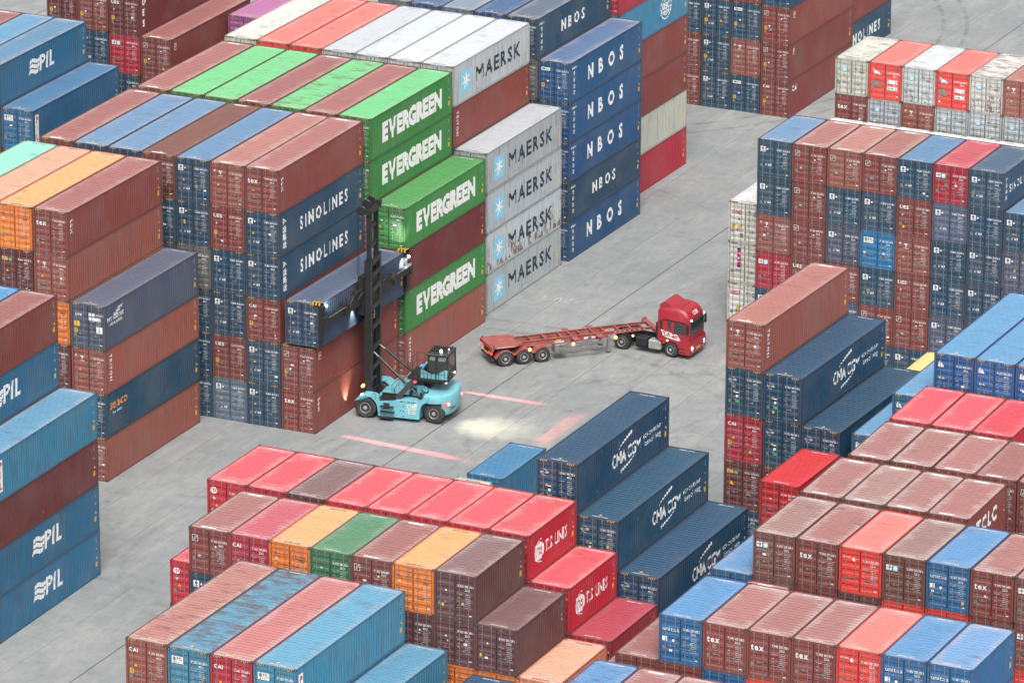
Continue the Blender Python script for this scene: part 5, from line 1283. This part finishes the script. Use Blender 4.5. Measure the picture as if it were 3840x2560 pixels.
# light that the lit lamps throw
def spot(par, loc, tgt, power, size, color, blend=0.6, rad=0.08, name='lamp_light'):
    l = bpy.data.lights.new(name, 'SPOT'); l.energy = power; l.spot_size = R(size); l.spot_blend = blend; l.color = color; l.shadow_soft_size = rad
    o = bpy.data.objects.new(name, l); COL.objects.link(o)
    o.location = loc; o.rotation_euler = (Vector(tgt) - Vector(loc)).to_track_quat('-Z', 'Y').to_euler()
    if par:
        mw = o.matrix_basis.copy(); bpy.context.view_layer.update(); o.parent = par; o.matrix_parent_inverse = par.matrix_world.inverted()
    return o
WHT = (1.0, 0.95, 0.82)
spot(root, (6.2, 5.6, 4.75), (9.4, 6.2, 0), 2300, 50, (1.0, 0.90, 0.62), 1.0)
spot(root, (0.60, 4.62, 7.40), (0.28, 4.66, 5.9), 420, 62, WHT, 1.0, 0.02)
spot(root, (0.75, 11.6, 8.7), (0.30, 12.1, 7.4), 420, 90, WHT, 0.8, 0.03)
spot(root, (0.7, 11.2, 9.25), (-0.4, 12.8, 9.9), 260, 45, WHT, 0.7, 0.03)
spot(root, (0.26, 4.5, 0.55), (-0.12, 4.5, 1.9), 520, 64, (1.0, 0.86, 0.62), 1.0, 0.02)
spot(root, (0.8, 0.45, 8.8), (0.35, 1.1, 8.7), 160, 80, WHT, 0.8, 0.03)
# red warning lines thrown on the ground: narrow-slit projectors
def line_light(loc, tgt, half_len, half_w, power, vert):
    l = bpy.data.lights.new('safety_line_light', 'SPOT'); l.energy = power; l.spot_size = R(100); l.spot_blend = 0.3; l.shadow_soft_size = 0.01; l.color = (1.0, 0.10, 0.11)
    l.use_nodes = True; ns, ls = l.node_tree.nodes, l.node_tree.links; em = ns['Emission']
    tc = ns.new('ShaderNodeTexCoord'); sp = ns.new('ShaderNodeSeparateXYZ'); ls.new(tc.outputs['Normal'], sp.inputs[0])
    z = mathn(ns, ls, 'ABSOLUTE', sp.outputs[2])
    u = mathn(ns, ls, 'ABSOLUTE', mathn(ns, ls, 'DIVIDE', sp.outputs[0], z)); v = mathn(ns, ls, 'ABSOLUTE', mathn(ns, ls, 'DIVIDE', sp.outputs[1], z))
    a_ = mathn(ns, ls, 'SUBTRACT', 1.0, ramp(ns, ls, u, half_len * 0.70, half_len)); b_ = mathn(ns, ls, 'SUBTRACT', 1.0, ramp(ns, ls, v, half_w * 0.4, half_w))
    k = mathn(ns, ls, 'MULTIPLY', a_, b_)
    ls.new(k, em.inputs['Strength'])
    o = bpy.data.objects.new('safety_line_light', l); COL.objects.link(o)
    loc, tgt = Vector(loc), Vector(tgt); zaxis = (loc - tgt).normalized(); xaxis = Vector(vert); xaxis = (xaxis - zaxis * xaxis.dot(zaxis)).normalized(); yaxis = zaxis.cross(xaxis)
    m3 = Matrix((xaxis, yaxis, zaxis)).transposed().to_4x4(); m3.translation = loc
    o.matrix_world = m3
    bpy.context.view_layer.update(); o.parent = root; o.matrix_parent_inverse = root.matrix_world.inverted()
    return o
line_light((4.3, 4.7, 2.5), (5.3, 0.50, 0), 0.92, 0.034, 9500, (1, -0.055, 0))
line_light((6.4, 8.7, 2.6), (7.4, 11.72, 0), 0.72, 0.038, 7500, (1, 0.02, 0))
line_light((7.0, 6.6, 4.6), (13.6, 8.0, 0), 0.45, 0.05, 4600, (0, 1, 0))

# ------------------------------------------------------------------ truck: tractor (heading +X) and skeletal trailer (heading 46 degrees)
tk = empty('tractor_truck', (9.75, 25.15, 0), R(-0.5))
tag(tk, "bright red tractor truck with a high cab and white door lettering, turning across the yard", 'truck')
tw = make_wheel(0.52, 0.30, 0.29)
for x_, y_, f_ in ((0.95, -1.08, 0), (0.95, 1.08, 1)): put_wheel(tw, tk, x_, y_, 0.52, bool(f_))
for y_ in (-0.76, 0.76): o_ = link('wheel', None, tk); o_.location = (0.95, y_, 0.52); link('tyre', tw[0], o_)
put_wheel(tw, tk, 4.59, -1.06, 0.52, turn=R(-14)); put_wheel(tw, tk, 4.59, 1.06, 0.52, True, turn=R(-14))
c = MB(); c.box(0.0, -0.45, 0.72, 5.4, -0.33, 0.98); c.box(0.0, 0.33, 0.72, 5.4, 0.45, 0.98)
for x_ in (0.1, 1.3, 2.2, 3.1): c.box(x_, -0.33, 0.76, x_ + 0.1, 0.33, 0.94)
c.box(0.85, -1.0, 0.45, 1.05, 1.0, 0.6); c.box(4.5, -0.95, 0.4, 4.68, 0.95, 0.55)
P_('chassis', c, ['steel'], tk)
fh = MB(); fh.prism([(1.0 + 0.55 * math.cos(R(a_)), 0.55 * math.sin(R(a_))) for a_ in range(0, 360, 20)], 1.02, 1.12, 'z'); fh.box(0.5, -0.5, 0.98, 1.5, 0.5, 1.03); P_('fifth_wheel', fh, ['grime'], tk)
for s_ in (-1, 1):
    mg = MB(); prev = None
    for i in range(9):
        a_ = R(20 + 140 * i / 8); p = (0.95 + 0.60 * math.cos(a_), 0.52 + 0.60 * math.sin(a_))
        if prev: mg.add([(prev[0], s_ * 0.62, prev[1]), (p[0], s_ * 0.62, p[1]), (p[0], s_ * 1.24, p[1]), (prev[0], s_ * 1.24, prev[1])], [(0, 1, 2, 3)])
        prev = p
    P_('mudguard', mg, ['steel'], tk)
ft = MB(); ft.bevbox(2.92, -1.22, 0.38, 3.85, -0.55, 1.02, 0.07); P_('fuel_tank', ft, ['tank'], tk)
ft = MB(); ft.bevbox(2.92, 0.55, 0.38, 3.85, 1.22, 1.02, 0.07); P_('fuel_tank', ft, ['tank'], tk)
bt = MB(); bt.bevbox(2.0, -1.18, 0.50, 2.85, -0.50, 1.05, 0.04); bt.tube((1.95, -0.95, 0.42), (2.75, -0.95, 0.42), 0.14, 12); P_('battery_box', bt, ['steel'], tk)
at = MB(); at.tube((1.95, -0.62, 0.40), (2.75, -0.62, 0.40), 0.13, 12); P_('air_tank', at, ['grey'], tk)
ex = MB(); ex.box(3.35, -0.9, 1.0, 3.58, 0.9, 2.2); ex.tube((3.45, 0.95, 0.8), (3.45, 0.95, 2.9), 0.09, 10); P_('air_stack', ex, ['steel'], tk)
# cab shell lofted along x: sections (x, half width, z bottom, z top, roof half width)
def sec(x, hw, z0, zs, zt, rw_):
    return [(x, -hw + 0.03, z0), (x, -hw, z0 + 0.15), (x, -hw, 1.7), (x, -hw + 0.03, zs), (x, -rw_ - 0.06, zt - 0.10), (x, -rw_, zt - 0.02), (x, 0, zt), (x, rw_, zt - 0.02), (x, rw_ + 0.06, zt - 0.10), (x, hw - 0.03, zs), (x, hw, 1.7), (x, hw, z0 + 0.15), (x, hw - 0.03, z0)]
cb_ = MB(); cb_.loft([sec(3.62, 1.20, 1.12, 3.10, 3.26, 1.10), sec(3.70, 1.23, 1.05, 3.18, 3.36, 1.10), sec(4.4, 1.24, 1.10, 3.22, 3.46, 1.10), sec(5.0, 1.24, 1.10, 3.20, 3.46, 1.08), sec(5.45, 1.23, 0.95, 3.10, 3.36, 1.05), sec(5.72, 1.21, 0.95, 2.92, 3.14, 1.02), sec(5.88, 1.18, 0.95, 2.76, 2.90, 1.02), sec(5.94, 1.16, 0.95, 2.62, 2.68, 1.04)])
P_('cab_shell', cb_, ['red'], tk, True)
lb = MB()
fpr = [(5.20, 0.34), (6.02, 0.34), (6.06, 0.50), (6.04, 1.10), (5.98, 1.30), (3.66, 1.30), (3.66, 1.10), (3.95, 1.10)] + [(4.59 + 0.64 * math.cos(R(a_)), 0.52 + 0.66 * math.sin(R(a_))) for a_ in range(150, 0, -15)]
for s_ in (-1, 1): lb.prism(fpr, s_ * 1.245, s_ * 0.60)
lb.box(5.35, -0.60, 0.36, 6.05, 0.60, 1.25); P_('cab_lower', lb, ['red'], tk)
fp = MB(); fp.add([(5.985, -1.08, 1.25), (5.985, 1.08, 1.25), (5.955, 1.10, 1.66), (5.955, -1.10, 1.66)], [(0, 1, 2, 3)]); P_('front_panel', fp, ['red'], tk)
ws = MB(); ws.add([(5.965, -1.10, 1.66), (5.965, 1.10, 1.66), (5.985, 1.06, 2.0), (5.975, 1.04, 2.60), (5.975, -1.04, 2.60), (5.985, -1.06, 2.0)], [(0, 1, 2, 5), (5, 2, 3, 4)]); ws.add([(5.965, -1.10, 1.66), (5.985, -1.06, 2.0), (5.975, -1.04, 2.6), (5.70, -1.235, 2.50), (5.70, -1.25, 1.75)], [(0, 1, 2, 3, 4)])
P_('windscreen', ws, ['glass'], tk)
vz = MB(); vz.beam((6.02, -1.08, 2.66), (6.02, 1.08, 2.66), 0.30, 0.05); P_('sun_visor', vz, ['steel'], tk)
for s_ in (-1, 1):
    sw_ = MB(); y_ = s_ * 1.252; sw_.prism([(4.80, 1.78), (5.66, 1.78), (5.60, 2.42), (4.86, 2.50)], y_, y_ + 0.004 * s_); P_('side_window', sw_, ['glass'], tk)
    sw_ = MB(); sw_.prism([(4.42, 2.0), (4.62, 1.92), (4.62, 2.50), (4.32, 2.55)], y_, y_ + 0.004 * s_); P_('quarter_window', sw_, ['glass'], tk)
    sw_ = MB(); sw_.prism([(3.80, 1.85), (3.96, 1.83), (3.96, 2.55), (3.80, 2.58)], y_, y_ + 0.004 * s_); P_('side_vent', sw_, ['steel'], tk)
    gu = MB(); gu.beam((4.02, y_, 2.66), (5.66, y_, 2.56), 0.03, 0.06); P_('rain_gutter', gu, ['steel'], tk)
    dh = MB(); dh.box(4.88, y_ - 0.015, 1.55, 5.08, y_ + 0.015, 1.60); P_('door_handle', dh, ['black'], tk)
    mi = MB(); mi.tube((5.75, s_ * 1.24, 2.5), (5.92, s_ * 1.44, 2.45), 0.02, 6); mi.tube((5.75, s_ * 1.24, 1.9), (5.92, s_ * 1.44, 1.95), 0.02, 6); mi.bevbox(5.86, s_ * 1.44 - 0.10, 1.90, 5.98, s_ * 1.44 + 0.10, 2.50, 0.03); P_('wing_mirror', mi, ['steel'], tk)
    stp = MB()
    for z_ in (0.42, 0.70): stp.box(5.24, s_ * 1.245 - 0.01, z_, 5.64, s_ * 1.245 + 0.015, z_ + 0.06)
    P_('cab_step', stp, ['steel'], tk)
    lamp(tk, 6.04, s_ * 0.98, 0.78, 0.15, 'whitel', 'headlight', (1, s_ * 0.25, 0)); lamp(tk, 6.05, s_ * 0.86, 0.50, 0.06, 'tank', 'fog_lamp', (1, 0, 0))
    lamp(tk, 5.99, s_ * 0.98, 2.72, 0.10, 'whitel', 'roof_lamp', (1, s_ * 0.3, 0)); lamp(tk, 4.35, s_ * 1.26, 1.18, 0.065, 'amber', 'side_lamp', (0, s_, 0))
lamp(tk, 1.75, -1.10, 1.05, 0.07, 'amber', 'side_lamp', (0, -1, 0))
wl = MB(); wl.box(6.055, -0.25, 0.55, 6.07, 0.25, 0.68); P_('number_plate', wl, ['yellow'], tk)
gr_ = MB()
for z_ in (1.32, 1.42, 1.52): gr_.box(5.97, -0.8, z_, 6.0, 0.8, z_ + 0.03)
P_('grille', gr_, ['red'], tk)
# roof air deflector
df = MB(); df.prism([(3.62, 3.24), (3.62, 3.52), (3.90, 3.72), (4.12, 3.72), (4.55, 3.46), (4.6, 3.30)], -0.92, 0.98); P_('air_deflector', df, ['red'], tk)
dl_ = MB()
for t in text2d('JXPG', 0.30, 0.03, width=1.3, slant=0.2)[0]: dl_.add([(3.61 + (p[1] * 0.80), 0.75 - p[0], 3.53 + p[1] * 0.58) for p in t], [(0, 1, 2)])
P_('deflector_lettering', dl_, ['white'], tk)
P_('door_lettering', textmesh('JXPG', 0.26, 'white', lambda p: (3.95 + p[0], -1.258, 1.62 + p[1] - 0.20 * p[0]), width=1.35, bold=0.05, slant=-0.45, gap=0.03), ['white'], tk)
ul = MB(); ul.add([(4.1, -1.257, 1.44), (5.15, -1.257, 1.26), (5.35, -1.257, 1.30), (4.3, -1.257, 1.50)], [(0, 1, 2, 3)]); P_('door_stripe', ul, ['white'], tk)
fl = MB()
for t in text2d('江西', 0.26, 0.03, width=0.7)[0]: fl.add([(5.875 - 0.55 * p[1], -0.35 + p[0], 2.93 + p[1] * 0.85) for p in t], [(0, 1, 2)])
P_('front_lettering', fl, ['white'], tk)
rl_ = MB()
for k in range(5): rl_.box(4.35, -0.7 + k * 0.33, 3.44, 5.2, -0.66 + k * 0.33, 3.475)
P_('roof_ribs', rl_, ['red'], tk)
TA = R(45.8)
tr = empty('skeletal_trailer', (4.39 - 0.95 * math.cos(TA), 18.15 - 0.95 * math.sin(TA), 0), TA)
tag(tr, "empty dusty red skeletal container trailer coupled behind the red tractor truck", 'trailer')
for k in range(3):
    for y_, f_ in ((-1.08, False), (1.08, True)): put_wheel(tw, tr, 0.95 + 1.32 * k, y_, 0.52, f_)
    for y_ in (-0.76, 0.76): o_ = link('wheel', None, tr); o_.location = (0.95 + 1.32 * k, y_, 0.52); link('tyre', tw[0], o_)
    ax = MB(); ax.tube((0.95 + 1.32 * k, -1.0, 0.52), (0.95 + 1.32 * k, 1.0, 0.52), 0.075, 8); P_('axle', ax, ['steel'], tr)
# two main rails, deep at the back, shallow in the gooseneck
for s_ in (-1, 1):
    rl2 = MB(); y_ = s_ * 0.56
    side = [(0.0, 1.02), (8.2, 0.98), (8.9, 1.20), (11.75, 1.24), (11.75, 1.42), (0.0, 1.38)]
    rl2.prism(side, y_ - 0.012, y_ + 0.012); rl2.prism([(0, 1.362), (11.75, 1.40), (11.75, 1.42), (0, 1.382)], y_ - 0.075, y_ + 0.075); rl2.prism([(0.0, 1.02), (8.2, 0.98), (8.9, 1.20), (11.75, 1.24), (11.75, 1.26), (8.9, 1.225), (8.2, 1.0), (0, 1.04)], y_ - 0.06, y_ + 0.06)
    P_('main_rail', rl2, ['tred'], tr)
cm = MB()
for x_ in (2.05, 3.05, 4.05, 5.2, 5.9, 6.6, 7.5, 8.3, 9.3, 10.2, 11.0): cm.box(x_, -0.55, 1.18, x_ + 0.10, 0.55, 1.375 if x_ > 2.1 else 1.39)
P_('cross_members', cm, ['tred'], tr)
dk = MB(); dk.box(0.0, -0.485, 1.385, 2.0, 0.485, 1.40)
dk.prism([(0.0, -1.25), (1.75, -1.25), (2.25, -0.95), (2.25, -0.64), (0, -0.64)], 1.345, 1.40, 'z'); dk.prism([(0.0, 1.25), (0, 0.64), (2.25, 0.64), (2.25, 0.95), (1.75, 1.25)], 1.345, 1.40, 'z')
dk.box(0.0, -1.25, 1.14, 0.10, 1.25, 1.345); P_('rear_deck', dk, ['tred'], tr)
for x_, hw_ in ((6.0, 1.22), (7.75, 1.22)):
    for s_ in (-1, 1):
        og = MB(); og.prism([(x_ - 0.22, s_ * 0.64), (x_ + 0.22, s_ * 0.64), (x_ + 0.18, s_ * hw_), (x_ - 0.18, s_ * hw_)], 1.27, 1.36, 'z'); P_('outrigger', og, ['tred'], tr)
fb = MB(); fb.box(11.60, -1.24, 1.20, 11.95, 1.24, 1.40); fb.box(11.68, -1.22, 1.40, 11.9, -1.06, 1.50); fb.box(11.68, 1.06, 1.40, 11.9, 1.22, 1.50); P_('front_bolster', fb, ['tred'], tr)
for x_ in (0.15, 11.8):
    for s_ in (-1, 1):
        tl = MB(); tl.tube((x_, s_ * 1.13, 1.38), (x_, s_ * 1.13, 1.50), 0.045, 8); P_('twist_lock', tl, ['steel'], tr)
for s_ in (-1, 1):
    fd = MB(); pts = []
    for k in range(3):
        for i in range(7):
            a_ = R(150 - 120 * i / 6); pts.append((0.95 + 1.32 * k + 0.64 * math.cos(a_), 0.50 + 0.64 * math.sin(a_)))
    pts = [(0.25, 0.62)] + pts + [(4.3, 0.62)]
    for p, q in zip(pts, pts[1:]):
        fd.add([(p[0], s_ * 0.64, p[1]), (q[0], s_ * 0.64, q[1]), (q[0], s_ * 1.25, q[1]), (p[0], s_ * 1.25, p[1])], [(0, 1, 2, 3)])
        fd.add([(p[0], s_ * 1.25, p[1]), (q[0], s_ * 1.25, q[1]), (q[0], s_ * 1.25, q[1] - 0.07), (p[0], s_ * 1.25, p[1] - 0.07)], [(0, 1, 2, 3)])
    P_('wheel_fender', fd, ['tred'], tr)
    sg = MB()
    for z_ in (0.55, 0.92): sg.box(4.75, s_ * 1.20 - 0.02, z_, 8.0, s_ * 1.20 + 0.02, z_ + 0.13)
    for x_ in (4.8, 6.3, 7.9): sg.box(x_, s_ * 1.18 - 0.03, 0.50, x_ + 0.07, s_ * 1.18 + 0.0, 1.20)
    P_('side_guard', sg, ['grey'], tr)
    ldg = MB(); ldg.box(8.35, s_ * 0.78 - 0.08, 0.16, 8.55, s_ * 0.78 + 0.08, 1.25); ldg.box(8.28, s_ * 0.78 - 0.14, 0.12, 8.62, s_ * 0.78 + 0.14, 0.18); P_('landing_leg', ldg, ['grey'], tr)
    for x_, m_ in ((2.65, 'amber'), (5.75, 'amber'), (8.9, 'amber')): lamp(tr, x_, s_ * (1.26 if x_ < 8 else 0.95), 1.02 if x_ < 3 else 1.06, 0.10, m_, 'side_lamp', (0, s_, 0.2))
    lamp(tr, -0.02, s_ * 1.05, 0.98, 0.09, 'redl', 'tail_lamp', (-1, s_ * 0.3, 0)); lamp(tr, -0.02, s_ * 0.55, 0.90, 0.07, 'redl', 'tail_lamp', (-1, 0, 0))
    rs_ = MB()
    for k in range(7): rs_.box(8.9 + k * 0.35, s_ * 0.575, 1.30, 9.08 + k * 0.35, s_ * 0.580, 1.35)
    rs_.box(0.3, s_ * 1.252, 1.355, 1.6, s_ * 1.256, 1.39); P_('reflective_tape', rs_, ['white'], tr)
tbx = MB(); tbx.bevbox(4.45, -1.22, 0.50, 5.35, -0.62, 1.12, 0.04); P_('tool_box', tbx, ['grey'], tr)
tl2 = MB(); tl2.bevbox(4.5, -1.05, 1.13, 5.2, -0.72, 1.26, 0.03, 0); tl2.bevbox(4.65, -0.95, 1.26, 5.0, -0.80, 1.34, 0.02, 1); P_('lashing_gear', tl2, ['tank', 'orangem'], tr)
ub = MB(); ub.box(0.05, -1.15, 0.48, 0.14, 1.15, 0.60); ub.box(0.1, -0.6, 0.6, 0.2, -0.5, 1.1); ub.box(0.1, 0.5, 0.6, 0.2, 0.6, 1.1); P_('underrun_bar', ub, ['grime'], tr)
npx = MB(); npx.box(-0.01, -0.25, 0.72, 0.0, 0.25, 0.90); P_('number_plate', npx, ['yellow'], tr)
sl_ = MB(); sl_.box(6.75, -0.592, 1.08, 7.6, -0.588, 1.2, 0); sl_.box(7.05, -0.596, 1.09, 7.3, -0.592, 1.19, 1); P_('company_sticker', sl_, ['white', 'deepblue'], tr)
# head lamp light on the road
spot(tk, (15.85, 24.2, 0.8), (18.5, 23.6, 0.0), 60, 50, (1.0, 0.85, 0.6), 0.9)
